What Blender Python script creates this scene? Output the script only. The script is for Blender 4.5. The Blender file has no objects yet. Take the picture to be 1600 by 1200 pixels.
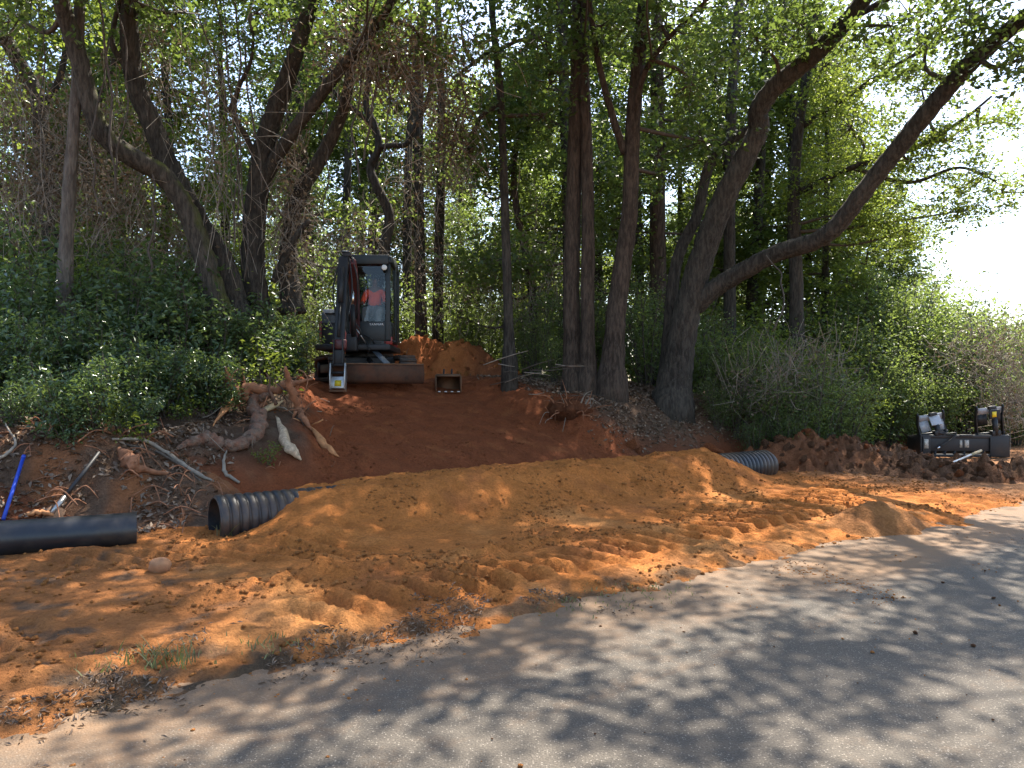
import bpy, bmesh, math, random
import numpy as np
from mathutils import Vector, Matrix

R = math.radians
rng = np.random.default_rng(11)
random.seed(5)
scene = bpy.context.scene
COL = scene.collection

# ------------------------------------------------------------------ camera
cam_d = bpy.data.cameras.new("camera")
cam = bpy.data.objects.new("camera", cam_d)
COL.objects.link(cam)
cam.location = (0, 0, 1.6)
cam.rotation_euler = (R(90), 0, 0)
cam_d.sensor_width = 36
cam_d.lens = 27.0
cam_d.clip_start = 0.05
cam_d.clip_end = 2000
scene.camera = cam

# ------------------------------------------------------------------ sky, sun, exposure
SUN_EL, SUN_AZ = 57.0, 24.0          # azimuth clockwise from +Y (the viewing direction)
w = bpy.data.worlds.new("World")
scene.world = w
w.use_nodes = True
nt = w.node_tree
bg = nt.nodes["Background"]
sky = nt.nodes.new("ShaderNodeTexSky")
sky.sky_type = 'NISHITA'
sky.sun_disc = False
sky.sun_elevation = R(SUN_EL)
sky.sun_rotation = R(SUN_AZ)
sky.air_density = 1.0
sky.dust_density = 1.4
sky.ozone_density = 1.0
nt.links.new(sky.outputs[0], bg.inputs[0])
bg.inputs[1].default_value = 0.15
sun_dir = Vector((math.sin(R(SUN_AZ)) * math.cos(R(SUN_EL)), math.cos(R(SUN_AZ)) * math.cos(R(SUN_EL)), math.sin(R(SUN_EL))))
sl = bpy.data.lights.new("sun", 'SUN')
sl.energy = 5.0
sl.angle = R(0.55)
sl.color = (1.0, 0.93, 0.82)
so = bpy.data.objects.new("sun", sl)
COL.objects.link(so)
so.rotation_euler = (-sun_dir).to_track_quat('-Z', 'Y').to_euler()
so.location = (10, 20, 40)
vs = scene.view_settings
vs.view_transform = 'Standard'
vs.look = 'None'
vs.gamma = 1.0
vs.use_curve_mapping = False
vs.exposure = 1.58
scene.render.engine = 'CYCLES'
cy = scene.cycles
cy.max_bounces = 7
cy.diffuse_bounces = 4
cy.glossy_bounces = 2
cy.transmission_bounces = 5
cy.transparent_max_bounces = 6
cy.caustics_reflective = False
cy.caustics_refractive = False
cy.use_denoising = True
cy.sample_clamp_indirect = 6.0

# ------------------------------------------------------------------ small helpers
TX, TY = 0.807, 0.590               # along the road
NX, NY = -0.590, 0.807              # from the road into the woods
def to_as(x, y): return x * TX + y * TY, x * NX + y * NY
def to_xy(a, s): return a * TX + s * NX, a * TY + s * NY
def P(px, py, d):                    # a surveyed point: bearing and height angle, then its distance
    return np.array([(px - 800) / 1200.0 * d, d, 1.6 - (py - 600) / 1200.0 * d])
def sm(e0, e1, x):
    t = np.clip((x - e0) / (e1 - e0), 0, 1)
    return t * t * (3 - 2 * t)

_tabs = {}
def vnoise(x, y, seed=0):
    if seed not in _tabs:
        r = np.random.default_rng(1000 + seed)
        _tabs[seed] = (r.permutation(256), r.uniform(-1, 1, 256), r.uniform(-1, 1, 256))
    p, gx, gy = _tabs[seed]
    xi = np.floor(x).astype(np.int64); yi = np.floor(y).astype(np.int64)
    xf = x - xi; yf = y - yi
    u = xf * xf * xf * (xf * (xf * 6 - 15) + 10); v = yf * yf * yf * (yf * (yf * 6 - 15) + 10)
    def g(ix, iy, fx, fy):
        h = p[(p[ix & 255] + iy) & 255]
        return gx[h] * fx + gy[h] * fy
    n00 = g(xi, yi, xf, yf); n10 = g(xi + 1, yi, xf - 1, yf)
    n01 = g(xi, yi + 1, xf, yf - 1); n11 = g(xi + 1, yi + 1, xf - 1, yf - 1)
    return (n00 * (1 - u) + n10 * u) * (1 - v) + (n01 * (1 - u) + n11 * u) * v
def fbm(x, y, f=1.0, o=4, seed=0, g=0.5):
    t = np.zeros_like(x, dtype=float); a = 1.0
    for i in range(o):
        t += a * vnoise(x * f + 17.3 * i, y * f - 9.1 * i, seed + i); f *= 2.03; a *= g
    return t
def billow(x, y, f=1.0, o=3, seed=0):
    t = np.zeros_like(x, dtype=float); a = 1.0
    for i in range(o):
        t += a * (np.abs(vnoise(x * f + 5.1 * i, y * f + 3.7 * i, seed + i)) * 2 - 0.4); f *= 2.1; a *= 0.5
    return t

def mesh_np(name, V, F, attrs=None, smooth=False):
    """V (n,3); F list of int arrays (m,3) / (m,4)."""
    me = bpy.data.meshes.new(name)
    V = np.asarray(V, dtype=np.float32)
    if not isinstance(F, (list, tuple)): F = [F]
    F = [np.asarray(f, dtype=np.int32) for f in F if len(f)]
    loops = np.concatenate([f.ravel() for f in F])
    sizes = np.concatenate([np.full(len(f), f.shape[1], dtype=np.int32) for f in F])
    starts = np.concatenate([[0], np.cumsum(sizes)[:-1]]).astype(np.int32)
    me.vertices.add(len(V)); me.vertices.foreach_set("co", V.ravel())
    me.loops.add(len(loops)); me.loops.foreach_set("vertex_index", loops)
    me.polygons.add(len(sizes)); me.polygons.foreach_set("loop_start", starts)
    if smooth: me.polygons.foreach_set("use_smooth", np.ones(len(sizes), dtype=bool))
    me.update(calc_edges=True)
    for k, (typ, arr) in (attrs or {}).items():
        at = me.attributes.new(k, typ, 'POINT')
        at.data.foreach_set("color" if typ == 'FLOAT_COLOR' else "value", np.asarray(arr, dtype=np.float32).ravel())
    return me

class MB:
    """collects shapes for one mesh object"""
    def __init__(s): s.V = []; s.F3 = []; s.F4 = []; s.n = 0; s.T = []
    def add(s, V, F4=None, F3=None, tint=None):
        V = np.asarray(V, float)
        if F4 is not None and len(F4): s.F4.append(np.asarray(F4) + s.n)
        if F3 is not None and len(F3): s.F3.append(np.asarray(F3) + s.n)
        s.V.append(V); s.n += len(V)
        s.T.append(np.full(len(V), 0.5) if tint is None else np.asarray(tint, float))
        return s
    def tube(s, pts, rad, k=8, caps=True, tint=None, wob=0.0):
        pts = np.asarray(pts, float); n = len(pts)
        rad = np.broadcast_to(np.asarray(rad, float), (n,))
        tg = np.gradient(pts, axis=0); tg /= np.linalg.norm(tg, axis=1)[:, None] + 1e-9
        ref = np.array([0.13, 0.21, 1.0]) if abs(tg[0][2]) < 0.8 else np.array([1.0, 0.17, 0.1])
        u = np.cross(ref, tg[0]); u /= np.linalg.norm(u)
        an = np.arange(k) * 2 * math.pi / k; c, sn = np.cos(an)[:, None], np.sin(an)[:, None]
        V = []
        for i in range(n):
            u = u - tg[i] * np.dot(u, tg[i]); u /= np.linalg.norm(u) + 1e-9
            v = np.cross(tg[i], u)
            rr = rad[i] * (1 + (wob * rng.uniform(-1, 1, (k, 1)) if wob else 0))
            V.append(pts[i] + (c * u + sn * v) * rr)
        V = np.concatenate(V)
        i = np.arange(n - 1)[:, None] * k; j = np.arange(k)[None, :]; j2 = (j + 1) % k
        F = np.stack([i + j, i + j2, i + k + j2, i + k + j], -1).reshape(-1, 4)
        F3 = None
        if caps:
            V = np.concatenate([V, pts[:1], pts[-1:]])
            b, e = n * k, n * k + 1; jj = np.arange(k); jn = (jj + 1) % k
            F3 = np.concatenate([np.stack([np.full(k, b), jn, jj], -1), np.stack([np.full(k, e), (n - 1) * k + jj, (n - 1) * k + jn], -1)])
        return s.add(V, F, F3, None if tint is None else np.full(len(V), tint))
    def box(s, c, size, rot=None, taper=1.0):
        hx, hy, hz = [q / 2 for q in size]
        V = np.array([[x * hx * (taper if z > 0 else 1), y * hy * (taper if z > 0 else 1), z * hz] for z in (-1, 1) for y in (-1, 1) for x in (-1, 1)], float)
        if rot is not None: V = V @ np.array(Matrix.Rotation(rot[1], 3, rot[0])).T
        V = V + np.array(c)
        return s.add(V, [[0, 2, 3, 1], [4, 5, 7, 6], [0, 1, 5, 4], [2, 6, 7, 3], [0, 4, 6, 2], [1, 3, 7, 5]])
    def bar(s, a, b, wx, wy, up=(0, 0, 1)):
        a = np.array(a, float); b = np.array(b, float); t = b - a; t /= np.linalg.norm(t)
        u = np.cross(up, t)
        if np.linalg.norm(u) < 1e-3: u = np.cross((1, 0, 0), t)
        u /= np.linalg.norm(u); v = np.cross(t, u)
        V = [p + u * wx / 2 * i + v * wy / 2 * j for p in (a, b) for j in (-1, 1) for i in (-1, 1)]
        return s.add(V, [[0, 2, 3, 1], [4, 5, 7, 6], [0, 1, 5, 4], [2, 6, 7, 3], [0, 4, 6, 2], [1, 3, 7, 5]])
    def prism(s, poly, x0, x1, axis=0):
        """polygon in the two other axes, extruded along axis"""
        n = len(poly); V = []
        for x in (x0, x1):
            for p in poly:
                q = [0, 0, 0]; q[axis] = x; o = [i for i in range(3) if i != axis]; q[o[0]] = p[0]; q[o[1]] = p[1]; V.append(q)
        F = [[i, (i + 1) % n, n + (i + 1) % n, n + i] for i in range(n)]
        c0 = np.mean(V[:n], 0); c1 = np.mean(V[n:], 0); V += [c0, c1]
        F3 = [[2 * n, (i + 1) % n, i] for i in range(n)] + [[2 * n + 1, n + i, n + (i + 1) % n] for i in range(n)]
        return s.add(V, F, F3)
    def mesh(s, name, smooth=False):
        F = []
        if s.F4: F.append(np.concatenate(s.F4))
        if s.F3: F.append(np.concatenate(s.F3))
        return mesh_np(name, np.concatenate(s.V), F, {"tint": ('FLOAT', np.concatenate(s.T))}, smooth)
    def build(s, name, mat, parent=None, smooth=False, bevel=0.0):
        return obj(name, s.mesh(name, smooth), mat, parent, bevel)

def obj(name, me, mat=None, parent=None, bevel=0.0):
    o = bpy.data.objects.new(name, me); COL.objects.link(o)
    if mat is not None and not me.materials: me.materials.append(mat)
    if parent is not None: o.parent = parent
    if bevel:
        m = o.modifiers.new("edge", 'BEVEL'); m.width = bevel; m.segments = 2; m.limit_method = 'ANGLE'; m.angle_limit = R(40)
    return o
def tag(o, label=None, cat=None, group=None, kind=None):
    if label: o["label"] = label
    if cat: o["category"] = cat
    if group: o["group"] = group
    if kind: o["kind"] = kind
    return o
def empty(name, loc=(0, 0, 0), rz=0.0):
    o = bpy.data.objects.new(name, None); COL.objects.link(o); o.location = loc; o.rotation_euler = (0, 0, rz)
    o.empty_display_size = 0.2
    return o
def copy_tree(o, parent=None):
    c = o.copy(); COL.objects.link(c); c.parent = parent
    for ch in o.children: copy_tree(ch, c)
    return c
def smooth_path(pts, m=6):
    """Catmull-Rom through the rows (any number of columns)"""
    p = np.asarray(pts, float); p = np.concatenate([[2 * p[0] - p[1]], p, [2 * p[-1] - p[-2]]])
    out = []
    for i in range(1, len(p) - 2):
        for k in range(m):
            t = k / m
            out.append(0.5 * ((2 * p[i]) + (-p[i - 1] + p[i + 1]) * t + (2 * p[i - 1] - 5 * p[i] + 4 * p[i + 1] - p[i + 2]) * t * t + (-p[i - 1] + 3 * p[i] - 3 * p[i + 1] + p[i + 2]) * t ** 3))
    out.append(p[-2]); return np.array(out)
def unit(v): v = np.asarray(v, float); return v / (np.linalg.norm(v) + 1e-9)

# ------------------------------------------------------------------ materials
def new_mat(name):
    m = bpy.data.materials.new(name); m.use_nodes = True; n = m.node_tree
    b = n.nodes["Principled BSDF"]; return m, n, b
def N(n, t, **k):
    x = n.nodes.new(t)
    for a, v in k.items(): setattr(x, a, v)
    return x
def noise_node(n, scale, detail=4, rough=0.6, coord=None):
    t = N(n, "ShaderNodeTexNoise"); t.inputs["Scale"].default_value = scale; t.inputs["Detail"].default_value = detail; t.inputs["Roughness"].default_value = rough
    if coord is not None: n.links.new(coord, t.inputs["Vector"])
    return t
def ramp(n, src, stops):
    r = N(n, "ShaderNodeValToRGB"); e = r.color_ramp.elements
    while len(e) < len(stops): e.new(0.5)
    for i, (p, c) in enumerate(stops): e[i].position = p; e[i].color = (*c, 1) if len(c) == 3 else c
    n.links.new(src, r.inputs[0]); return r
def mixc(n, fac, a, b, mode='MIX'):
    m = N(n, "ShaderNodeMix", data_type='RGBA', blend_type=mode)
    for sock, v in ((m.inputs[0], fac), (m.inputs[6], a), (m.inputs[7], b)):
        if hasattr(v, "links"): n.links.new(v, sock)
        else: sock.default_value = v if not isinstance(v, tuple) else (*v, 1)[:4]
    return m.outputs[2]
def bump(n, b, h, strength=0.5, dist=0.02, prev=None):
    x = N(n, "ShaderNodeBump"); x.inputs["Strength"].default_value = strength; x.inputs["Distance"].default_value = dist
    n.links.new(h, x.inputs["Height"])
    if prev is not None: n.links.new(prev, x.inputs["Normal"])
    if b is not None: n.links.new(x.outputs[0], b.inputs["Normal"])
    return x.outputs[0]
def coords(n, which="Object"):
    return N(n, "ShaderNodeTexCoord").outputs[which]

def simple(name, col, rough=0.6, metal=0.0, var=0.25, scale=8.0, bmp=0.0, spec=0.5, dirt=None, dirt_amt=0.5, coat=0.0):
    m, n, b = new_mat(name); c = coords(n)
    t = noise_node(n, scale, 5, 0.65, c)
    lo = tuple(x * (1 - var) for x in col); hi = tuple(min(1, x * (1 + var)) for x in col)
    r = ramp(n, t.outputs[0], [(0.3, lo), (0.7, hi)]); out = r.outputs[0]
    if dirt:
        t2 = noise_node(n, scale * 0.45, 6, 0.7, c)
        k = ramp(n, t2.outputs[0], [(0.62 - 0.3 * dirt_amt, (0, 0, 0)), (0.72 - 0.1 * dirt_amt, (dirt_amt,) * 3)])
        out = mixc(n, k.outputs[0], out, dirt)
    n.links.new(out, b.inputs["Base Color"])
    b.inputs["Roughness"].default_value = rough; b.inputs["Metallic"].default_value = metal
    b.inputs["Specular IOR Level"].default_value = spec; b.inputs["Coat Weight"].default_value = coat
    if bmp: bump(n, b, t.outputs[0], bmp, 0.02)
    return m

def leaf_mat(name, dark, light, trans, gloss=0.35, tfac=0.45):
    m, n, b = new_mat(name)
    at = N(n, "ShaderNodeAttribute", attribute_name="tint")
    oi = N(n, "ShaderNodeObjectInfo")
    r = ramp(n, at.outputs["Fac"], [(0.0, dark), (1.0, light)])
    hs = N(n, "ShaderNodeHueSaturation")
    mp = N(n, "ShaderNodeMapRange"); mp.inputs[3].default_value = 0.75; mp.inputs[4].default_value = 1.2
    n.links.new(oi.outputs["Random"], mp.inputs[0]); n.links.new(mp.outputs[0], hs.inputs["Value"])
    n.links.new(r.outputs[0], hs.inputs["Color"])
    n.links.new(hs.outputs[0], b.inputs["Base Color"])
    b.inputs["Roughness"].default_value = gloss; b.inputs["Specular IOR Level"].default_value = 0.45
    tr = N(n, "ShaderNodeBsdfTranslucent")
    rt = ramp(n, at.outputs["Fac"], [(0.0, tuple(x * 0.75 for x in trans)), (1.0, trans)])
    n.links.new(rt.outputs[0], tr.inputs[0])
    mx = N(n, "ShaderNodeMixShader"); mx.inputs[0].default_value = tfac
    n.links.new(b.outputs[0], mx.inputs[1]); n.links.new(tr.outputs[0], mx.inputs[2])
    n.links.new(mx.outputs[0], n.nodes["Material Output"].inputs[0])
    return m

def bark_mat(name, dark, light, moss=0.0, scale=1.0):
    m, n, b = new_mat(name); c = coords(n)
    mp = N(n, "ShaderNodeMapping"); mp.inputs["Scale"].default_value = (9 * scale, 9 * scale, 1.7 * scale); n.links.new(c, mp.inputs[0])
    t = noise_node(n, 2.2, 8, 0.72, mp.outputs[0])
    big = noise_node(n, 1.3, 4, 0.6, c)
    r = ramp(n, t.outputs[0], [(0.42, dark), (0.60, light)])
    out = mixc(n, 0.35, r.outputs[0], ramp(n, big.outputs[0], [(0.35, tuple(x * 0.55 for x in light)), (0.7, tuple(min(1, x * 1.5) for x in light))]).outputs[0], 'MIX')
    if moss:
        mn = noise_node(n, 2.3, 6, 0.7, c)
        k = ramp(n, mn.outputs[0], [(0.62 - moss * 0.2, (0, 0, 0)), (0.70 - moss * 0.1, (0.9, 0.9, 0.9))])
        g = N(n, "ShaderNodeNewGeometry"); sx = N(n, "ShaderNodeSeparateXYZ"); n.links.new(g.outputs["Normal"], sx.inputs[0])
        up = ramp(n, sx.outputs[2], [(0.05, (0, 0, 0)), (0.5, (1, 1, 1))])
        k2 = mixc(n, 1.0, k.outputs[0], up.outputs[0], 'MULTIPLY')
        out = mixc(n, k2, out, (0.14, 0.16, 0.025))
    n.links.new(out, b.inputs["Base Color"]); b.inputs["Roughness"].default_value = 0.9; b.inputs["Specular IOR Level"].default_value = 0.2
    bump(n, b, t.outputs[0], 1.0, 0.07)
    return m

M = {}
M['leaf_oak'] = leaf_mat("leaf_oak", (0.032, 0.054, 0.018), (0.085, 0.120, 0.040), (0.20, 0.28, 0.05), 0.32, 0.45)
M['leaf_light'] = leaf_mat("leaf_light", (0.050, 0.082, 0.018), (0.120, 0.165, 0.038), (0.32, 0.40, 0.055), 0.38, 0.5)
M['leaf_gloss'] = leaf_mat("leaf_gloss", (0.045, 0.075, 0.036), (0.125, 0.175, 0.080), (0.22, 0.32, 0.07), 0.22, 0.33)
M['leaf_shrub'] = leaf_mat("leaf_shrub", (0.045, 0.075, 0.028), (0.110, 0.150, 0.052), (0.26, 0.34, 0.07), 0.42, 0.48)
M['leaf_far'] = leaf_mat("leaf_far", (0.040, 0.066, 0.022), (0.105, 0.145, 0.044), (0.24, 0.32, 0.06), 0.4, 0.48)
M['bark_dark'] = bark_mat("bark_dark", (0.011, 0.010, 0.008), (0.092, 0.078, 0.062), 0.0)
M['bark_moss'] = bark_mat("bark_moss", (0.013, 0.011, 0.008), (0.115, 0.096, 0.074), 0.9)
M['bark_brown'] = bark_mat("bark_brown", (0.014, 0.011, 0.008), (0.112, 0.082, 0.061), 0.0)
M['bark_moss2'] = simple('moss_on_bark', (0.055, 0.062, 0.014), 0.95, var=0.6, scale=18, bmp=0.9, dirt=(0.05, 0.035, 0.022), dirt_amt=0.6)
M['bark_pale'] = bark_mat("bark_pale", (0.055, 0.045, 0.037), (0.20, 0.165, 0.13), 0.0)
M['twig'] = simple("twig", (0.075, 0.058, 0.043), 0.9, var=0.4, scale=20)
M['dry_vine'] = leaf_mat("dry_vine", (0.10, 0.070, 0.045), (0.26, 0.20, 0.13), (0.22, 0.15, 0.08), 0.8, 0.2)
M['dry_twig'] = simple("dry_twig", (0.25, 0.205, 0.155), 0.9, var=0.4, scale=9)
M['litter'] = leaf_mat("litter", (0.095, 0.055, 0.032), (0.33, 0.235, 0.16), (0.14, 0.07, 0.03), 0.7, 0.12)
M['grass'] = leaf_mat("grass", (0.10, 0.12, 0.035), (0.30, 0.27, 0.12), (0.2, 0.24, 0.06), 0.6, 0.3)

def soil_mat(name, attr=True, col=(0.3, 0.12, 0.05), bscale=1.0, bstr=1.0):
    m, n, b = new_mat(name); c = coords(n)
    n1 = noise_node(n, 3.0 * bscale, 8, 0.68, c); n2 = noise_node(n, 38 * bscale, 5, 0.7, c); n3 = noise_node(n, 190 * bscale, 3, 0.6, c)
    if attr:
        base = N(n, "ShaderNodeVertexColor", layer_name="soil").outputs[0]
    else:
        base = ramp(n, n1.outputs[0], [(0.3, tuple(x * 0.62 for x in col)), (0.7, tuple(x * 1.2 for x in col))]).outputs[0]
    f1 = ramp(n, n1.outputs[0], [(0.3, (0.74, 0.72, 0.70)), (0.7, (1.15, 1.15, 1.15))]).outputs[0]
    f2 = ramp(n, n2.outputs[0], [(0.3, (0.70, 0.68, 0.66)), (0.65, (1.12, 1.12, 1.12))]).outputs[0]
    o = mixc(n, 1.0, mixc(n, 1.0, base, f1, 'MULTIPLY'), f2, 'MULTIPLY')
    n.links.new(o, b.inputs["Base Color"]); b.inputs["Roughness"].default_value = 0.95; b.inputs["Specular IOR Level"].default_value = 0.15
    p = bump(n, None, n1.outputs[0], 0.7 * bstr, 0.12)
    p = bump(n, None, n2.outputs[0], 0.9 * bstr, 0.045, p)
    bump(n, b, n3.outputs[0], 0.5 * bstr, 0.006, p)
    return m
M['soil'] = soil_mat("soil")
M['clod'] = soil_mat("clod", False, (0.18, 0.09, 0.048), 2.0, 1.2)
M['clod_red'] = soil_mat("clod_red", False, (0.34, 0.115, 0.045), 2.0, 1.2)
M['clod_dark'] = soil_mat("clod_dark", False, (0.20, 0.075, 0.034), 2.0, 1.2)
M['sand_crumb'] = soil_mat("sand_crumb", False, (0.46, 0.19, 0.058), 3.0, 0.8)

def asphalt():
    m, n, b = new_mat("asphalt"); c = coords(n)
    v = N(n, "ShaderNodeTexVoronoi"); v.inputs["Scale"].default_value = 95; n.links.new(c, v.inputs["Vector"])
    v2 = N(n, "ShaderNodeTexVoronoi"); v2.inputs["Scale"].default_value = 110; n.links.new(c, v2.inputs["Vector"])
    sx = N(n, "ShaderNodeSeparateColor"); n.links.new(v2.outputs["Color"], sx.inputs[0])
    n1 = noise_node(n, 0.9, 6, 0.65, c); n2 = noise_node(n, 120, 3, 0.7, c)
    grey = ramp(n, n2.outputs[0], [(0.3, (0.050, 0.042, 0.033)), (0.7, (0.132, 0.111, 0.088))]).outputs[0]
    spk = ramp(n, sx.outputs[0], [(0.80, (0, 0, 0)), (0.90, (0.7, 0.7, 0.7))]).outputs[0]
    dot = ramp(n, v2.outputs["Distance"], [(0.30, (1, 1, 1)), (0.50, (0, 0, 0))]).outputs[0]
    grey = mixc(n, mixc(n, 1.0, spk, dot, 'MULTIPLY'), grey, (0.32, 0.28, 0.23))
    patch = ramp(n, n1.outputs[0], [(0.3, (0.80, 0.80, 0.80)), (0.7, (1.14, 1.12, 1.08))]).outputs[0]
    grey = mixc(n, 1.0, grey, patch, 'MULTIPLY')
    # sand swept over the edge: mask in a vertex attribute, broken up by noise
    at = N(n, "ShaderNodeAttribute", attribute_name="sand")
    n4 = noise_node(n, 5.0, 8, 0.72, c)
    ad = N(n, "ShaderNodeMath", operation='ADD'); n.links.new(at.outputs["Fac"], ad.inputs[0])
    su = N(n, "ShaderNodeMath", operation='MULTIPLY_ADD'); n.links.new(n4.outputs[0], su.inputs[0]); su.inputs[1].default_value = 1.1; su.inputs[2].default_value = -0.55
    n.links.new(su.outputs[0], ad.inputs[1])
    k = ramp(n, ad.outputs[0], [(0.12, (0, 0, 0)), (1.0, (0.92, 0.92, 0.92))]).outputs[0]
    out = mixc(n, k, grey, mixc(n, n4.outputs[0], (0.20, 0.135, 0.08), (0.22, 0.115, 0.052)))
    n.links.new(out, b.inputs["Base Color"]); b.inputs["Roughness"].default_value = 0.82; b.inputs["Specular IOR Level"].default_value = 0.3
    p = bump(n, None, v.outputs["Distance"], 0.55, 0.006)
    bump(n, b, n2.outputs[0], 0.4, 0.004, p)
    return m
M['asphalt'] = asphalt()
M['hdpe'] = simple("black_pipe_plastic", (0.020, 0.021, 0.024), 0.42, var=0.3, scale=5, dirt=(0.13, 0.08, 0.045), dirt_amt=0.55, spec=0.4)
M['hdpe_smooth'] = simple("black_smooth_plastic", (0.016, 0.017, 0.020), 0.38, var=0.3, scale=4, dirt=(0.10, 0.07, 0.045), dirt_amt=0.5)
M['red'] = simple("red_paint", (0.24, 0.018, 0.016), 0.4, var=0.2, scale=4, dirt=(0.16, 0.075, 0.04), dirt_amt=0.4)
M['black'] = simple("black_paint", (0.012, 0.012, 0.013), 0.55, var=0.3, scale=5, dirt=(0.08, 0.048, 0.028), dirt_amt=0.28)
M['grey'] = simple("grey_paint", (0.10, 0.115, 0.13), 0.45, var=0.15, scale=4, dirt=(0.14, 0.09, 0.06), dirt_amt=0.2)
M['cabpaint'] = simple("dark_cab_paint", (0.013, 0.018, 0.019), 0.5, var=0.2, scale=4, dirt=(0.10, 0.07, 0.045), dirt_amt=0.15)
M['steel'] = simple("worn_steel", (0.42, 0.41, 0.39), 0.38, 0.8, var=0.3, scale=9, dirt=(0.20, 0.10, 0.05), dirt_amt=0.4)
M['chrome'] = simple("chrome_rod", (0.75, 0.75, 0.75), 0.15, 1.0, var=0.05)
M['mud_steel'] = simple("muddy_steel", (0.13, 0.068, 0.034), 0.85, 0.0, var=0.35, scale=5, bmp=0.3, dirt=(0.20, 0.085, 0.035), dirt_amt=0.6)
M['rubber'] = simple("muddy_rubber", (0.045, 0.036, 0.030), 0.85, var=0.4, scale=6, dirt=(0.20, 0.10, 0.05), dirt_amt=0.6)
M['boomred'] = simple('dark_red_boom', (0.085, 0.012, 0.012), 0.45, var=0.3, scale=5, dirt=(0.12, 0.06, 0.035), dirt_amt=0.35)
M['blademud'] = simple('clay_caked_blade', (0.060, 0.032, 0.018), 0.92, var=0.5, scale=6, bmp=0.6, dirt=(0.12, 0.040, 0.016), dirt_amt=0.8)
M['hose'] = simple("rubber_hose", (0.018, 0.018, 0.018), 0.55, var=0.2)
M['shirt'] = simple("orange_shirt", (0.92, 0.10, 0.030), 0.85, var=0.12, scale=7, bmp=0.15)
M['jeans'] = simple("grey_jeans", (0.16, 0.165, 0.165), 0.9, var=0.3, scale=10, bmp=0.2)
M['skin'] = simple("skin", (0.16, 0.085, 0.055), 0.55, var=0.1)
M['boot'] = simple("boot_leather", (0.05, 0.035, 0.025), 0.7, var=0.2)
M['white'] = simple("white_decal", (0.75, 0.75, 0.73), 0.5, var=0.05)
M['yellow'] = simple("yellow_decal", (0.78, 0.58, 0.03), 0.5, var=0.08)
M['decal'] = simple('worn_decal', (0.42, 0.39, 0.33), 0.6, var=0.5, scale=30)
M['plate'] = simple('sky_glare_plate', (0.40, 0.41, 0.43), 0.3, var=0.2, scale=6, dirt=(0.25, 0.17, 0.11), dirt_amt=0.25, spec=0.8)  # pale colour paints sky glare onto the black jaw plates
M['lens'] = simple("lamp_lens", (0.72, 0.72, 0.66), 0.15, var=0.05)
M['blue'] = simple("blue_paint", (0.012, 0.055, 0.42), 0.4, var=0.15)
M['wood'] = simple("pale_split_wood", (0.50, 0.37, 0.24), 0.85, var=0.45, scale=16, bmp=0.6, dirt=(0.20, 0.085, 0.04), dirt_amt=0.5)
M['wood_orange'] = simple("orange_split_wood", (0.46, 0.20, 0.075), 0.85, var=0.35, scale=12, bmp=0.4)
M['root'] = simple("clay_coated_root", (0.27, 0.115, 0.055), 0.92, var=0.4, scale=9, bmp=0.5)
M['log'] = simple("grey_log_bark", (0.15, 0.098, 0.066), 0.9, var=0.65, scale=22, bmp=1.0, dirt=(0.25, 0.085, 0.038), dirt_amt=0.7)
M['moss'] = simple("moss", (0.085, 0.125, 0.018), 0.95, var=0.45, scale=24, bmp=0.8)
M['handle'] = simple("handle_wood", (0.50, 0.37, 0.20), 0.7, var=0.2, scale=12)
M['rock'] = simple("rock", (0.30, 0.145, 0.068), 0.9, var=0.3, scale=6, bmp=0.6)
m, n, b = new_mat("cab_glass")
b.inputs["Base Color"].default_value = (0.75, 0.82, 0.80, 1); b.inputs["Roughness"].default_value = 0.03
b.inputs["Transmission Weight"].default_value = 1.0; b.inputs["IOR"].default_value = 1.0 + 1e-3
gl = N(n, "ShaderNodeBsdfGlossy"); gl.inputs["Roughness"].default_value = 0.04; gl.inputs["Color"].default_value = (0.9, 0.95, 0.95, 1)
tp = N(n, "ShaderNodeBsdfTransparent"); tp.inputs[0].default_value = (0.95, 0.97, 0.96, 1)
fr = N(n, "ShaderNodeFresnel"); fr.inputs[0].default_value = 1.45
mx = N(n, "ShaderNodeMixShader"); n.links.new(fr.outputs[0], mx.inputs[0]); n.links.new(tp.outputs[0], mx.inputs[1]); n.links.new(gl.outputs[0], mx.inputs[2])
n.links.new(mx.outputs[0], n.nodes["Material Output"].inputs[0])
M['glass'] = m
mt = m.copy(); mt.name = 'cab_gloom_glass'; M['gloom_glass'] = mt  # panes darkened by colour to stand for the shade inside the cab
for q in mt.node_tree.nodes:
    if q.type == 'BSDF_TRANSPARENT': q.inputs[0].default_value = (0.16, 0.19, 0.18, 1)

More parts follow.
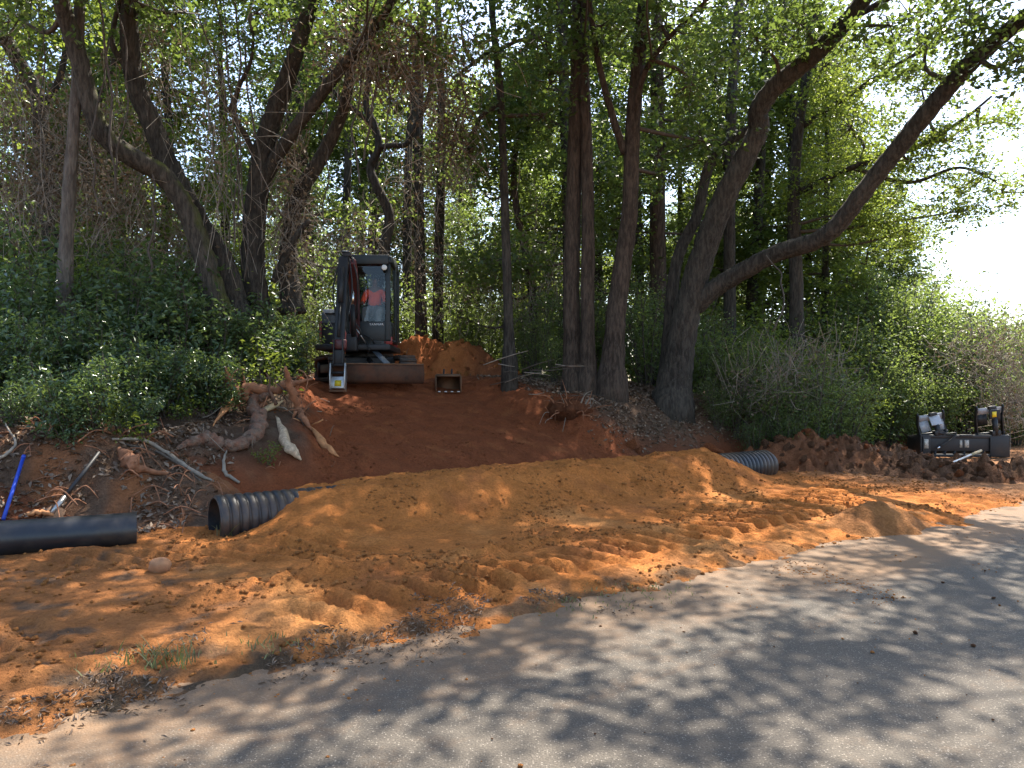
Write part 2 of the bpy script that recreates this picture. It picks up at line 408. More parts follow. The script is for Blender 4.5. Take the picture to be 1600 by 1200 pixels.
# ------------------------------------------------------------------ terrain
def hit(px, py, lo=6.0, hi=24.0):
    """distance at which a bearing meets the ground"""
    d = np.linspace(lo, hi, 900); x = (px - 800) / 1200 * d; q = terrain(x, d) - (1.6 - (py - 600) / 1200 * d)
    if 'rootpile_fn' in globals(): q = q + np.maximum(rootpile_fn(*to_as(x, d), x, d) - .03, 0)
    k = np.nonzero(q >= 0)[0]; return float(d[k[0]]) if len(k) else 13.0
PIPE_S, PIPE_Z, PIPE_R = 8.15, 0.195, 0.265
PIPE_A0, PIPE_A1 = 2.18, 11.45
def tracks(a, s, sc, half, depth, lug, per, slant):
    ds = s - sc
    m = sm(half + 0.06, half - 0.03, np.abs(ds))
    ph = (a + slant * ds + 0.05 * vnoise(a * 1.3, s * 1.3, 71)) / per
    w_ = np.abs((ph % 1.0) - 0.5) * 2
    ridge = sm(0.42, 0.72, w_)
    rim = np.exp(-((np.abs(ds) - half - 0.10) / 0.08) ** 2) * (0.6 + 1.2 * vnoise(a * 2.2, s * 2.2, 73))
    lz = 0.75 + 0.7 * vnoise(a * 0.9, s * 0.9, 75)
    return m * (-depth + lug * ridge * lz) + rim * np.where(ds > 0, 0.045, 0.02)
def terrain(x, y, detail=True):
    x = np.asarray(x, float); y = np.asarray(y, float)
    a, s = to_as(x, y)
    wob = fbm(a, s, 0.35, 3, 3) * 0.35
    # the worked pad beside the road
    edge = s + fbm(a, s, 0.9, 4, 9) * 0.42 + np.where(a < 1.5, 0.12 * (1.5 - np.clip(a, -3, 1.5)) * 0.2, 0)
    pad = -0.05 + 0.115 * sm(3.75, 4.75, edge)
    pad = np.where(a > 12.5, pad - 0.02, pad)
    pad = pad + 0.045 * fbm(x, y, 4.0, 5, 12, 0.6) * sm(3.2, 4.2, s) * sm(5.4, 4.7, s)
    # fill over the culvert
    lc = sm(PIPE_A0 + 0.0, PIPE_A0 + 1.15, a - (s - PIPE_S) * 0.12 + 0.12 * vnoise(a * 3, s * 3, 23)); rc = sm(PIPE_A1 + 0.05, PIPE_A1 - 1.7, a - (s - PIPE_S) * 0.9)
    front = 0.55 * sm(6.3, 7.9, s + wob * 0.5) + 0.45 * sm(6.9, 7.85, s + wob * 0.5)
    back = sm(9.25, 8.42, s + wob * 0.3)
    crest = 0.385 + 0.05 * sm(3.2, 4.6, a) + 0.07 * vnoise(a * 0.7, s * 0.7, 21)
    berm = crest * np.minimum(front, back) * lc * rc
    # banks and ramp
    ws = s + wob
    zl = 0.02 + 0.86 * sm(8.75, 10.4, ws) + 0.85 * sm(10.0, 13.2, ws) + 0.5 * sm(12.5, 18, ws) + 0.5 * sm(18, 45, ws)
    zr = 0.05 + 1.25 * sm(9.0, 11.0, ws) + 0.45 * sm(10.6, 14, ws) + 0.35 * sm(14, 30, ws)
    zr = zr * (1 - 0.75 * sm(12.5, 17.0, a)) 
    tlr = sm(4.0, 9.5, a); bank = zl * (1 - tlr) + zr * tlr
    rampz = 0.10 + 1.52 * np.clip((s - 8.9) / 5.0, 0, 1) ** 0.95 * 1.0 + 0.1 * sm(13.4, 18, s)
    rampz = rampz - 0.08 * sm(8.6, 9.2, s) * sm(10.4, 9.4, s)
    aL = 3.95 + 0.30 * np.clip(s - 9, 0, 6) + fbm(a, s, 0.8, 3, 33) * 0.35; aR = 9.2 + fbm(a, s, 0.7, 3, 37) * 0.4 - 0.10 * np.clip(s - 9, 0, 5)
    cor = sm(aL - 0.45, aL + 0.35, a) * sm(aR + 0.75, aR - 0.55, a) * sm(19.5, 17.5, s)
    up = bank * (1 - cor) + rampz * cor
    up = np.where(s > 8.2, up, 0)
    z = np.maximum(pad + berm, 0) * sm(9.4, 8.7, s) + up * sm(8.35, 9.1, s) + np.minimum(pad + berm, 0)
    z = np.where(s < 8.2, pad + berm, z)
    if detail:
        dirt = sm(4.3, 4.9, edge)
        z = z + dirt * sm(9.2, 8.2, s) * (0.45 + 0.55 * np.maximum(sm(5.5, 5.0, s), sm(6.5, 7.0, s))) * (fbm(x, y, 1.6, 6, 41) * 0.036 + fbm(x, y, 9.0, 4, 43, 0.65) * 0.014 + np.maximum(billow(x, y, 5.0, 4, 55), -0.1) * 0.035 * sm(-0.35, 0.25, fbm(x, y, 0.7, 3, 57)))
        z = z + dirt * lc * rc * sm(6.5, 7.1, s) * sm(9.0, 8.4, s) * (fbm(x, y, 2.2, 6, 46, 0.62) * 0.075 + np.maximum(billow(x, y, 3.2, 5, 49), -0.1) * 0.05 + fbm(a * 3.2, s * 0.7, 1.0, 3, 51) * 0.03)
        # rough heaped ridges on the pad
        z = z + dirt * 0.11 * np.exp(-((s - 5.75 - 0.35 * vnoise(a * 0.5, a * 0.1, 81)) / 0.2) ** 2) * sm(0.5, 2.0, a) * sm(6.5, 4.5, a) * (0.5 + billow(x, y, 3.0, 3, 58))
        z = z + dirt * tracks(a, s, 4.72 + 0.085 * a, 0.31, 0.035, 0.12, 0.29, 0.22) * sm(1.4, 2.2, a) * sm(10.2, 9.0, a)
        z = z + dirt * tracks(a, s, 5.95 + 0.02 * a, 0.28, 0.03, 0.085, 0.28, 0.25) * sm(6.3, 7.0, a) * sm(11.2, 10.2, a)
        z = z + dirt * tracks(a + s * 0.5, s, 7.05 - 0.42 * (a - 2.0), 0.36, 0.03, 0.085, 0.28, 0.1) * sm(0.3, 0.9, a) * sm(3.6, 2.8, a)
        z = z + dirt * tracks(a, s, 5.6 - 0.1 * a, 0.30, 0.03, 0.08, 0.28, 0.2) * sm(-4.5, -3.5, a) * sm(0.9, 0.1, a)
        nat = sm(8.7, 9.6, s)
        z = z + nat * (1 - cor) * (fbm(x, y, 1.1, 5, 61) * 0.13) + nat * cor * (fbm(x, y, 1.4, 6, 66) * 0.07 + np.maximum(billow(x, y, 3.5, 4, 68), -.1) * 0.035)
        z = z + sm(25, 60, s) * fbm(x, y, 0.05, 3, 90) * 1.0
        cutedge = sm(0.0, 0.5, cor) * sm(1.0, 0.5, cor) * nat * sm(14, 12.5, s)
        z = z + cutedge * billow(x, y, 2.8, 3, 77) * 0.10
    return z
def gz(x, y): return float(terrain(np.array([x]), np.array([y]))[0])
def soil_color(x, y):
    a, s = to_as(x, y)
    wob = fbm(x, y, 0.9, 4, 101); w2 = fbm(x, y, 3.1, 4, 111)
    def mix(c, d, k): return c * (1 - k[:, None]) + np.array(d)[None, :] * k[:, None]
    c = np.tile(np.array([0.58, 0.205, 0.050]), (len(x), 1))
    c = mix(c, (0.58, 0.262, 0.085), sm(0.0, 0.5, wob) * sm(7.2, 6.6, s) * 0.8)                     # paler drive-over sand
    c = mix(c, (0.37, 0.13, 0.045), sm(-0.1, -0.55, wob + 0.3 * w2) * 0.6)
    left = sm(2.6, 1.0, a + wob * 0.7)
    c = mix(c, (0.34, 0.145, 0.052), left * 0.7)
    c = mix(c, (0.115, 0.085, 0.058), left * sm(0.05, 0.4, w2 + 0.5 * wob) * 0.8)
    rim = np.exp(-((s - 4.35 + 0.25 * wob) / 0.28) ** 2) * sm(-0.15, 0.25, w2 + wob * 0.4)           # old verge: dark grassy soil
    c = mix(c, (0.085, 0.068, 0.045), np.clip(rim, 0, 1) * 0.85 * sm(7.5, 5.5, a))
    right = sm(10.8, 12.6, a + wob)
    c = mix(c, (0.25, 0.135, 0.070), right * 0.85)
    # ramp clay
    clay = sm(8.75, 9.25, s + 0.25 * wob)
    c = mix(c, (0.26, 0.076, 0.028), clay)
    c = mix(c, (0.36, 0.125, 0.045), clay * sm(0.1, 0.5, w2) * 0.6)
    # forest floor
    aL = 3.75 + 0.30 * np.clip(s - 9, 0, 6); aR = 9.7 - 0.1 * np.clip(s - 9, 0, 5)
    nat = (1 - sm(aL - 0.35, aL + 0.15, a + 0.5 * wob) * sm(aR + 0.6, aR - 0.1, a + 0.5 * wob) * sm(19, 17, s)) * sm(9.3, 10.2, s + 0.5 * wob)
    nat = np.maximum(nat, sm(8.9, 9.9, s + wob * 0.5) * sm(1.8, 0.5, a))
    c = mix(c, (0.125, 0.080, 0.052), nat * 0.95)
    c = mix(c, (0.20, 0.145, 0.10), nat * sm(0.1, 0.45, w2) * 0.6)
    return np.concatenate([np.clip(c, 0, 1), np.ones((len(x), 1))], 1)

def spaced(segs):
    out = [segs[0][0]]
    for lo, hi, st in segs:
        n_ = max(1, int(round((hi - lo) / st))); out += list(lo + (hi - lo) * (np.arange(1, n_ + 1) / n_))
    return np.array(out)
ga = spaced([(-260, -120, 20), (-120, -40, 8), (-40, -14, 1.6), (-14, -5, 0.16), (-5, 0, 0.05), (0, 10, 0.027), (10, 13, 0.05), (13, 20, 0.16), (20, 45, 0.8), (45, 120, 6), (120, 260, 20)])
gs = spaced([(-60, -30, 10), (-30, 3.4, 3.0), (3.4, 4.0, 0.06), (4.0, 7.2, 0.027), (7.2, 9.4, 0.04), (9.4, 14.5, 0.06), (14.5, 22, 0.2), (22, 60, 1.0), (60, 120, 6), (120, 300, 20)])
A, S = np.meshgrid(ga, gs); X, Y = to_xy(A.ravel(), S.ravel())
Z = terrain(X, Y)
na, ns = len(ga), len(gs)
ii = (np.arange(ns - 1)[:, None] * na + np.arange(na - 1)[None, :]).ravel()
F = np.stack([ii, ii + 1, ii + na + 1, ii + na], -1)
ground = obj("ground", mesh_np("ground", np.stack([X, Y, Z], -1), F, {"soil": ('FLOAT_COLOR', soil_color(X, Y))}, True), M['soil'])
tag(ground, kind="structure")

# the road: one sheet, crumbling at its edge where the soil rises over it
ra = spaced([(-250, -40, 20), (-40, -6, 2.0), (-6, 16, 0.12), (16, 40, 0.8), (40, 250, 20)])
rs = spaced([(-9, -4, 0.6), (-4, 4.62, 0.10)])
A, S = np.meshgrid(ra, rs); A = A.ravel(); S = S.ravel(); X, Y = to_xy(A, S)
sandm = sm(3.0, 4.5, S + 0.7 * fbm(X, Y, 0.5, 4, 131)) * 0.9 + sm(0.15, 0.6, fbm(X, Y, 0.8, 4, 141)) * 0.22 * sm(0.5, 3, S)
sandm += 0.75 * np.exp(-((S - 3.55 - 0.035 * (A - 6)) / 0.42) ** 2) * sm(4.5, 6.5, A) * sm(10.5, 8.5, A)
sandm += 0.35 * np.exp(-((S - 2.95) / 0.05) ** 2) * sm(0.0, 1.0, A) * sm(6.5, 5, A)
sandm += (0.20 * np.exp(-((S - 1.75) / .22) ** 2) + 0.24 * np.exp(-((S - 3.45) / .25) ** 2)) * sm(-.3, .35, fbm(A * .5, S * 1.5, 1.0, 4, 171))
zr_ = 0.004 * fbm(X, Y, 1.2, 3, 151) + 0.014 * sm(2.90, 2.98, S + 0.02 * vnoise(A * 2, S, 160)) * 0.6 - 0.03 * sm(4.2, 4.6, S)
nra, nrs = len(ra), len(rs)
ii = (np.arange(nrs - 1)[:, None] * nra + np.arange(nra - 1)[None, :]).ravel()
road = obj("road", mesh_np("road", np.stack([X, Y, zr_], -1), np.stack([ii, ii + 1, ii + nra + 1, ii + nra], -1), {"sand": ('FLOAT', sandm)}, True), M['asphalt'])
tag(road, kind="structure")

# ------------------------------------------------------------------ foliage builders
def leaf_kites(c, L, wr=0.62, up=0.55, fold=0.12, tint=None, dirs=None):
    n_ = len(c); L = np.broadcast_to(L, (n_,))[:, None]
    nm = rng.normal(size=(n_, 3)); nm[:, 2] = np.abs(nm[:, 2]) * (1 - up) + up * 1.8; nm /= np.linalg.norm(nm, axis=1)[:, None]
    d = rng.normal(size=(n_, 3)) if dirs is None else dirs + 0.45 * rng.normal(size=(n_, 3))
    d -= nm * (d * nm).sum(1)[:, None]; d /= np.linalg.norm(d, axis=1)[:, None] + 1e-9
    sd = np.cross(nm, d)
    base = c - d * L * 0.5; tip = c + d * L * 0.5 - nm * L * 0.08
    l = c - d * L * 0.06 + sd * L * wr * 0.5 + nm * L * fold; r = c - d * L * 0.06 - sd * L * wr * 0.5 + nm * L * fold
    V = np.stack([base, r, tip, l], 1).reshape(-1, 3)
    i = np.arange(n_)[:, None] * 4
    F3 = np.concatenate([i + np.array([[0, 1, 2]]), i + np.array([[0, 2, 3]])])
    t = rng.uniform(0, 1, n_) if tint is None else tint
    return V, F3, np.repeat(np.clip(t, 0, 1), 4)
def crown(mb_leaf, mb_twig, lobes, stems, L=0.12, per=70, csig=(0.36, 0.36, 0.22), limb_r=0.05, up=0.5, kt=4):
    """lobes: (centre, radii, clusters). limbs run from the nearest stem point, twigs to each cluster, leaves round its end"""
    sp = np.concatenate([s_[0] for s_ in stems]) if stems else None
    for c, rad, ncl, *dn in lobes:
        dens = dn[0] if dn else 1.0
        c = np.array(c, float); rad = np.array(rad, float)
        if sp is not None:
            low = sp[sp[:, 2] < c[2] + 0.3]
            if not len(low): low = sp
            st = low[np.argmin(np.linalg.norm((low - c) * np.array([1, 1, 0.8]), axis=1))]
            mid = (st + c) / 2 + np.array([0, 0, -0.15]) * np.linalg.norm(c - st) * 0.3 + rng.normal(0, 0.12, 3)
            pth = smooth_path([st, mid, c], 4)
            lr = limb_r * (0.45 if dens > 1 else 1.0)
            mb_twig.tube(pth, np.linspace(lr, lr * 0.4, len(pth)), 5, False)
        u = rng.normal(size=(ncl, 3)); u /= np.linalg.norm(u, axis=1)[:, None]
        rr = rng.uniform(0.25, 1.0, (ncl, 1)) ** 0.6
        pc = c + u * rr * rad
        tn = np.clip(rng.normal(0.5, 0.2, ncl), 0, 1)
        for q, tt in zip(pc, tn):
            md = (c + q) / 2 + rng.normal(0, 0.1, 3)
            mb_twig.tube(np.array([c + (q - c) * 0.03, md, q]), [limb_r * 0.32, limb_r * 0.22, 0.004], kt, False)
            m_ = int(per * dens * rng.uniform(0.6, 1.4))
            # leaves hang on small sprays inside the cluster
            ns_ = max(3, m_ // 9)
            sprays = q + rng.normal(size=(ns_, 3)) * np.array(csig) * (0.75 if dens > 1 else 1.0)
            k = rng.integers(0, ns_, m_)
            pos = sprays[k] + rng.normal(size=(m_, 3)) * np.array([0.11, 0.11, 0.06]) * (L / 0.12)
            V, F3, T = leaf_kites(pos, L * rng.uniform(0.65, 1.2, m_), up=up, tint=tt + rng.normal(0, 0.22, m_))
            mb_leaf.add(V, None, F3, T)

def stem_pts(px, d0=None, ext=None, m=9):
    """px rows: (px, py, distance, width in metres)"""
    rows = np.array([[*P(r[0], r[1], r[2]), r[3] * .44] for r in px])
    if ext is not None: rows = np.concatenate([rows, np.array(ext, float)])
    return smooth_path(rows, m)
def flare(sp, k=1.5, h=0.5):
    z0 = sp[0, 2]; sp = sp.copy(); sp[:, 3] *= 1 + (k - 1) * np.exp(-np.maximum(sp[:, 2] - z0, 0) / h * 1.6); return sp
def hero_tree(name, label, stems, lobes, bark, leaf, L=0.12, per=70, group=None, up=0.5, limb_r=0.05, csig=(0.36, 0.36, 0.22), cat="tree"):
    base = stems[0][0, :3]
    z = gz(base[0], base[1]); root = empty(name, (base[0], base[1], z))
    off = np.array([base[0], base[1], z])
    for i, sp in enumerate(stems):
        p = sp[:, :3] - off
        if i == 0 or sp[0, 2] < z + 0.6:
            p = np.concatenate([[p[0] + np.array([0, 0, min(0, -p[0][2]) - 0.45])], p]); rr = np.concatenate([[sp[0, 3] * 1.15], sp[:, 3]])
        else: rr = sp[:, 3]
        mb = MB(); mb.tube(p, rr, 18, True, wob=0.085)
        mb.build("trunk" if i == 0 else "limb", bark, root, True)
    if lobes:
        lf, tw = MB(), MB()
        crown(lf, tw, [(np.array(q_[0]) - off, *q_[1:]) for q_ in lobes], [(s_[:, :3] - off,) for s_ in stems], L, per, csig, limb_r, up)
        lf.build("crown", leaf, root); tw.build("twigs", M['twig'], root)["kind"] = "stuff"
    tag(root, label, cat, group)
    return root

# ------------------------------------------------------------------ the big trees at the edge of the clearing
rs3 = lambda a, b: rng.uniform(a, b)
def lob(px, py, d, r, k, flat=0.65): return (P(px, py, d), (r, r, r * flat), k)

over = {k: [] for k in ("leaning", "twin", "vine", "slender", "straight", "reddish", "sprawl")}
tops = dict(leaning=(-6.3, 9.8), twin=(-4.8, 11.0), vine=(-2.4, 11.8), slender=(-.5, 14.2), straight=(1.3, 13.0), reddish=(2.7, 12.6), sprawl=(6.0, 10.4))
for gx in np.arange(-7.5, 6.5, 1.3):
    for gy in np.arange(2.2, 9.6, 1.3):
        p_skip = .60 if gx < -.5 else (.74 if gx < 2 else .94)
        if gx < -3 and gy > 7.6: continue
        if gy < 4.5: p_skip += .08
        if rng.uniform() < p_skip: continue
        h = rs3(8.8, 12.8); o_ = h / math.tan(R(SUN_EL)); tx, ty = gx + rs3(-.5, .5), gy + rs3(-.5, .5)
        c = np.array([tx + math.sin(R(SUN_AZ)) * o_, ty + math.cos(R(SUN_AZ)) * o_, h])
        if c[2] < 2.4 + .5 * c[1]: c[2] = 2.4 + .5 * c[1]
        k = min(tops, key=lambda q: (tops[q][0] - c[0]) ** 2 + (tops[q][1] - c[1]) ** 2)
        over[k].append((c, (rs3(.6, .95), rs3(.6, .95), .5), int(rng.integers(8, 12)), 1.9))
for gx in np.arange(-5.5, 7.5, .72):
    for gy in np.arange(2.2, 8.0, .72):
        if to_as(gx, gy)[1] > (6.2 if gx < -1.5 else 4.7) or rng.uniform() < (.46 if gx < 1.5 else .50): continue
        h = rs3(6.8, 9.5); o_ = h / math.tan(R(SUN_EL)); c = np.array([gx + rs3(-.4, .4) + math.sin(R(SUN_AZ)) * o_, gy + rs3(-.4, .4) + math.cos(R(SUN_AZ)) * o_, h])
        if c[2] < 2.3 + .5 * c[1]: continue
        k = min(tops, key=lambda q: (tops[q][0] - c[0]) ** 2 + (tops[q][1] - c[1]) ** 2)
        over[k].append((c, (rs3(.22, .5), rs3(.22, .5), .25), int(rng.integers(2, 5)), 1.5))
# left group
hero_tree("leaning_tree", "mossy leaning tree whose trunk bends sharply outward, left of the tangled twin trees",
    [flare(stem_pts([(340, 490, 13.0, .44), (318, 400, 12.9, .40), (292, 330, 12.8, .37), (255, 275, 12.6, .36), (205, 245, 12.3, .35), (165, 215, 12.1, .33), (143, 170, 12.0, .31), (128, 110, 11.9, .30), (110, 50, 11.8, .29), (92, -10, 11.6, .27), (70, -110, 11.2, .24), (40, -230, 10.6, .18), (20, -330, 10.0, .1)]))],
    [lob(60, -60, 11.3, 1.4, 12), lob(0, -160, 10.6, 1.6, 14), lob(120, -240, 10.2, 1.6, 14), lob(-60, -300, 10, 1.6, 12), lob(200, -150, 11.0, 1.2, 9), lob(30, 30, 12.4, 0.9, 7)] + over["leaning"],
    M['bark_moss'], M['leaf_oak'])
hero_tree("twin_stem_tree", "dark thick-stemmed tree leaning left with a small crooked side branch, behind the left shrubs",
    [flare(stem_pts([(372, 500, 13.4, .46), (352, 420, 13.4, .44), (312, 350, 13.3, .42), (270, 272, 13.2, .41), (238, 195, 13.1, .38), (213, 135, 13.0, .36), (203, 70, 12.9, .34), (203, 0, 12.8, .31), (212, -110, 12.4, .26), (235, -230, 11.8, .2), (260, -330, 11.2, .1)])),
     stem_pts([(209, 125, 13.0, .13), (195, 102, 12.9, .12), (176, 72, 12.8, .10), (178, 40, 12.8, .09), (190, -10, 12.7, .07)])],
    [lob(230, -120, 12.0, 1.4, 8), lob(330, -200, 11.3, 1.3, 8), lob(150, -330, 10.6, 1.7, 14), lob(300, -350, 10.2, 1.7, 14), lob(190, -20, 12.8, 0.9, 7), lob(290, 20, 13.4, 1.0, 8)] + over["twin"],
    M['bark_dark'], M['leaf_oak'])
hero_tree("vine_draped_tree", "dark forked tree draped in dry vines just left of the excavator",
    [flare(stem_pts([(402, 500, 14.0, .50), (395, 400, 14.0, .46), (402, 300, 14.0, .44), (418, 210, 13.9, .40), (446, 130, 13.7, .34), (470, 60, 13.5, .30), (490, -10, 13.3, .27), (520, -120, 12.8, .22), (560, -240, 12.0, .15)])),
     stem_pts([(408, 290, 14.0, .30), (440, 232, 13.8, .26), (488, 165, 13.5, .24), (535, 105, 13.2, .21), (590, 35, 12.8, .18), (640, -50, 12.3, .14), (690, -160, 11.6, .09)]),
     flare(stem_pts([(458, 490, 14.3, .40), (450, 400, 14.3, .36), (466, 310, 14.3, .33), (505, 240, 14.2, .29), (535, 175, 14.1, .24), (548, 110, 14.0, .20), (560, 30, 13.9, .15), (580, -60, 13.6, .1)])),
     stem_pts([(402, 255, 13.9, .14), (385, 215, 13.7, .12), (366, 180, 13.5, .11), (372, 140, 13.4, .09), (392, 95, 13.2, .07), (396, 50, 13.1, .05)]),
     stem_pts([(428, 440, 13.9, .15), (448, 395, 13.7, .14), (468, 362, 13.6, .12), (484, 344, 13.5, .10)])],
    [lob(600, 30, 12.9, 1.0, 8), lob(660, 70, 13.2, 0.9, 8), lob(520, 60, 13.8, 1.0, 5), lob(450, 30, 13.6, 1.0, 5), lob(560, -120, 12.2, 1.4, 8), lob(690, -150, 11.5, 1.3, 8), lob(470, -220, 12, 1.3, 7), lob(640, -290, 10.5, 1.2, 7), lob(400, 20, 13.4, 0.8, 6), lob(350, 130, 13.8, .7, 5)] + over["vine"],
    M['bark_dark'], M['leaf_oak'], per=75)
hero_tree("pale_pole_tree", "slim straight pale grey trunk rising from the shrubs, left of the leaning trees",
    [flare(stem_pts([(101, 455, 12.0, .235), (106, 330, 12.0, .22), (114, 210, 12.0, .20), (121, 120, 12.0, .19), (124, 20, 12.0, .18), (128, -120, 12.0, .15), (130, -300, 12.0, .09)]), 1.25)],
    [lob(60, -180, 11.6, 1.3, 12), lob(170, -220, 11.8, 1.3, 12), lob(120, -320, 11.6, 1.4, 12)],
    M['bark_pale'], M['leaf_light'])
hero_tree("edge_tree", "dark forked tree leaning left at the far left edge of the woods",
    [flare(stem_pts([(95, 480, 15.5, .40), (75, 330, 15.4, .36), (60, 165, 15.2, .34), (28, 95, 15.0, .30), (-15, 20, 14.6, .26), (-60, -80, 14.0, .2), (-100, -200, 13, .12)])),
     stem_pts([(62, 170, 15.2, .16), (90, 130, 15.2, .15), (102, 80, 15.2, .12), (104, 20, 15.1, .1), (112, -60, 15, .07)])],
    [lob(-20, 60, 14.3, 1.1, 10), lob(70, 20, 15.2, 1.2, 10), lob(-40, -120, 13, 1.6, 14), lob(100, -80, 14.5, 1.5, 12), lob(10, 200, 14.8, .8, 6)],
    M['bark_dark'], M['leaf_light'])
hero_tree("crooked_tree", "thin crooked dark tree zigzagging upward right behind the excavator cab",
    [flare(stem_pts([(598, 520, 18.0, .34), (600, 400, 18, .30), (608, 338, 18, .27), (588, 290, 17.9, .24), (579, 262, 17.9, .22), (592, 230, 17.8, .2), (585, 195, 17.8, .18), (572, 165, 17.7, .17), (578, 110, 17.6, .15), (585, 40, 17.5, .12), (590, -40, 17.4, .08)])),
     stem_pts([(592, 230, 17.8, .15), (612, 227, 17.7, .14), (636, 224, 17.6, .13), (652, 190, 17.5, .12), (668, 155, 17.4, .1), (676, 110, 17.3, .07)]),
     stem_pts([(585, 200, 17.8, .12), (555, 172, 17.6, .11), (528, 150, 17.4, .1), (500, 120, 17.2, .07)])],
    [lob(600, 60, 17.4, 1.2, 6), lob(680, 100, 17.2, 1.1, 7), lob(520, 110, 17.2, 1.0, 4), lob(630, -20, 17.2, 1.4, 7)],
    M['bark_dark'], M['leaf_oak'])
hero_tree("slender_tree", "slender dark upright tree standing behind the heap of spoil, alone in front of the thicket",
    [flare(stem_pts([(796, 562, 15.6, .24), (793, 450, 15.6, .21), (788, 300, 15.6, .19), (782, 150, 15.5, .17), (770, 30, 15.4, .15), (765, -60, 15.3, .13), (760, -200, 15, .08)])),
     stem_pts([(783, 165, 15.5, .12), (755, 178, 15.5, .11), (742, 205, 15.4, .08), (738, 235, 15.4, .05)]),
     stem_pts([(778, 70, 15.5, .10), (745, 95, 15.3, .09), (708, 122, 15.2, .06)])],
    [lob(840, 60, 15, 1.1, 11), lob(730, 230, 15.3, .7, 7), lob(800, -60, 14.8, 1.4, 12), lob(720, 40, 15, 0.9, 8), lob(850, 180, 15.3, 0.9, 9), lob(780, -200, 14.2, 1.2, 7)] + over["slender"],
    M['bark_dark'], M['leaf_oak'])
hero_tree("straight_tree", "two tall straight trunks grown close together from one foot, left of the reddish tree",
    [flare(stem_pts([(897, 590, 15.5, .40), (893, 480, 15.5, .37), (895, 350, 15.5, .35), (899, 200, 15.4, .33), (903, 80, 15.3, .31), (904, -20, 15.2, .29), (908, -160, 14.7, .24), (915, -300, 14, .15)])),
     flare(stem_pts([(919, 592, 15.3, .33), (918, 480, 15.3, .31), (919, 360, 15.3, .29), (916, 220, 15.3, .27), (912, 100, 15.2, .25), (916, 0, 15.1, .22), (930, -140, 14.4, .17), (950, -260, 13.5, .1)]))],
    [lob(860, -60, 13.8, 1.3, 11), (*lob(950, -120, 13.0, 1.2, 11), 1.6), (*lob(890, -240, 12.2, 1.2, 10), 1.6), lob(860, 130, 15.8, 0.9, 8), (*lob(990, -300, 11.5, 1.1, 9), 1.6)] + over["straight"],
    M['bark_brown'], M['leaf_oak'])
hero_tree("reddish_tree", "tall reddish brown tree with a dark side limb, right of the paired trunks",
    [flare(stem_pts([(956, 592, 15.2, .48), (962, 500, 15.2, .44), (972, 420, 15.2, .40), (984, 330, 15.1, .36), (987, 230, 15.0, .34), (993, 140, 14.9, .31), (1002, 60, 14.8, .29), (1008, -20, 14.7, .27), (1020, -150, 14.0, .22), (1040, -280, 13, .13)])),
     stem_pts([(976, 240, 15.0, .17), (958, 185, 14.9, .16), (943, 130, 14.8, .14), (932, 80, 14.7, .13), (922, 10, 14.6, .11), (915, -60, 14.4, .08)]),
     stem_pts([(985, 210, 15, .14), (1005, 120, 14.6, .12), (1040, 65, 14.2, .1), (1090, 15, 13.8, .08), (1140, -40, 13.4, .05)])],
    [lob(1040, 40, 14.2, 1.1, 12), lob(1080, 130, 14.8, 1.0, 11), (*lob(1050, -90, 13, 1.2, 11), 1.6), (*lob(1120, -230, 11.8, 1.1, 10), 1.6), lob(940, 40, 14.8, 0.9, 8), lob(1100, 220, 15.5, 1.0, 9), lob(1020, 270, 15.8, .8, 7), (*lob(1030, -320, 11, 1.1, 9), 1.6)] + over["reddish"],
    M['bark_brown'], M['leaf_oak'])
hero_tree("sprawling_tree", "large dark tree with one limb sprawling low to the right above the roadside shrubs",
    [flare(stem_pts([(1050, 625, 15.6, .74), (1062, 545, 15.6, .66), (1078, 470, 15.5, .60), (1098, 400, 15.4, .56), (1128, 318, 15.2, .52), (1162, 250, 15.0, .48), (1184, 205, 14.9, .45), (1186, 172, 14.8, .42), (1212, 135, 14.6, .40), (1265, 92, 14.2, .37), (1312, 45, 13.8, .34), (1352, -5, 13.4, .31), (1400, -80, 12.6, .26), (1440, -180, 11.6, .2), (1480, -300, 10.5, .12)]), 1.35, .6),
     stem_pts([(1085, 478, 15.5, .46), (1118, 450, 15.3, .42), (1160, 424, 15.0, .40), (1215, 395, 14.6, .38), (1270, 378, 14.2, .37), (1305, 355, 13.9, .36), (1345, 305, 13.5, .35), (1400, 235, 13.0, .34), (1460, 162, 12.5, .33), (1510, 105, 12.1, .31), (1560, 60, 11.7, .28), (1620, 10, 11.2, .25), (1700, -80, 10.4, .2), (1760, -190, 9.6, .12)]),
     flare(stem_pts([(1042, 590, 15.9, .32), (1048, 480, 15.9, .28), (1060, 400, 15.9, .27), (1090, 335, 15.8, .25), (1108, 260, 15.7, .23), (1150, 215, 15.5, .2), (1185, 195, 15.3, .17)])),
     stem_pts([(1290, 68, 14.0, .17), (1330, 30, 13.8, .15), (1375, 5, 13.6, .13), (1430, -30, 13.2, .1), (1500, -90, 12.6, .06)])],
    [lob(1540, 40, 11.8, 0.8, 10), lob(1600, 90, 11.3, 0.7, 8), lob(1450, 60, 12.8, 0.8, 8), lob(1390, 40, 13.2, 0.9, 9), lob(1250, 40, 14.0, 0.9, 9), lob(1180, 60, 14.4, 1.0, 10),
     *[(*lob(*q_), 1.7) for q_ in ((1430, -130, 11.8, .8, 6), (1570, -70, 11.0, .7, 5), (1700, -50, 10.2, .8, 5), (1490, -290, 10.0, .8, 6), (1640, -260, 9.4, .7, 5), (1310, -150, 12.4, .9, 7), (1340, -320, 10.4, .8, 6), (1190, -110, 12.8, 1.0, 8))]] + over["sprawl"],
    M['bark_dark'], M['leaf_oak'], per=70)

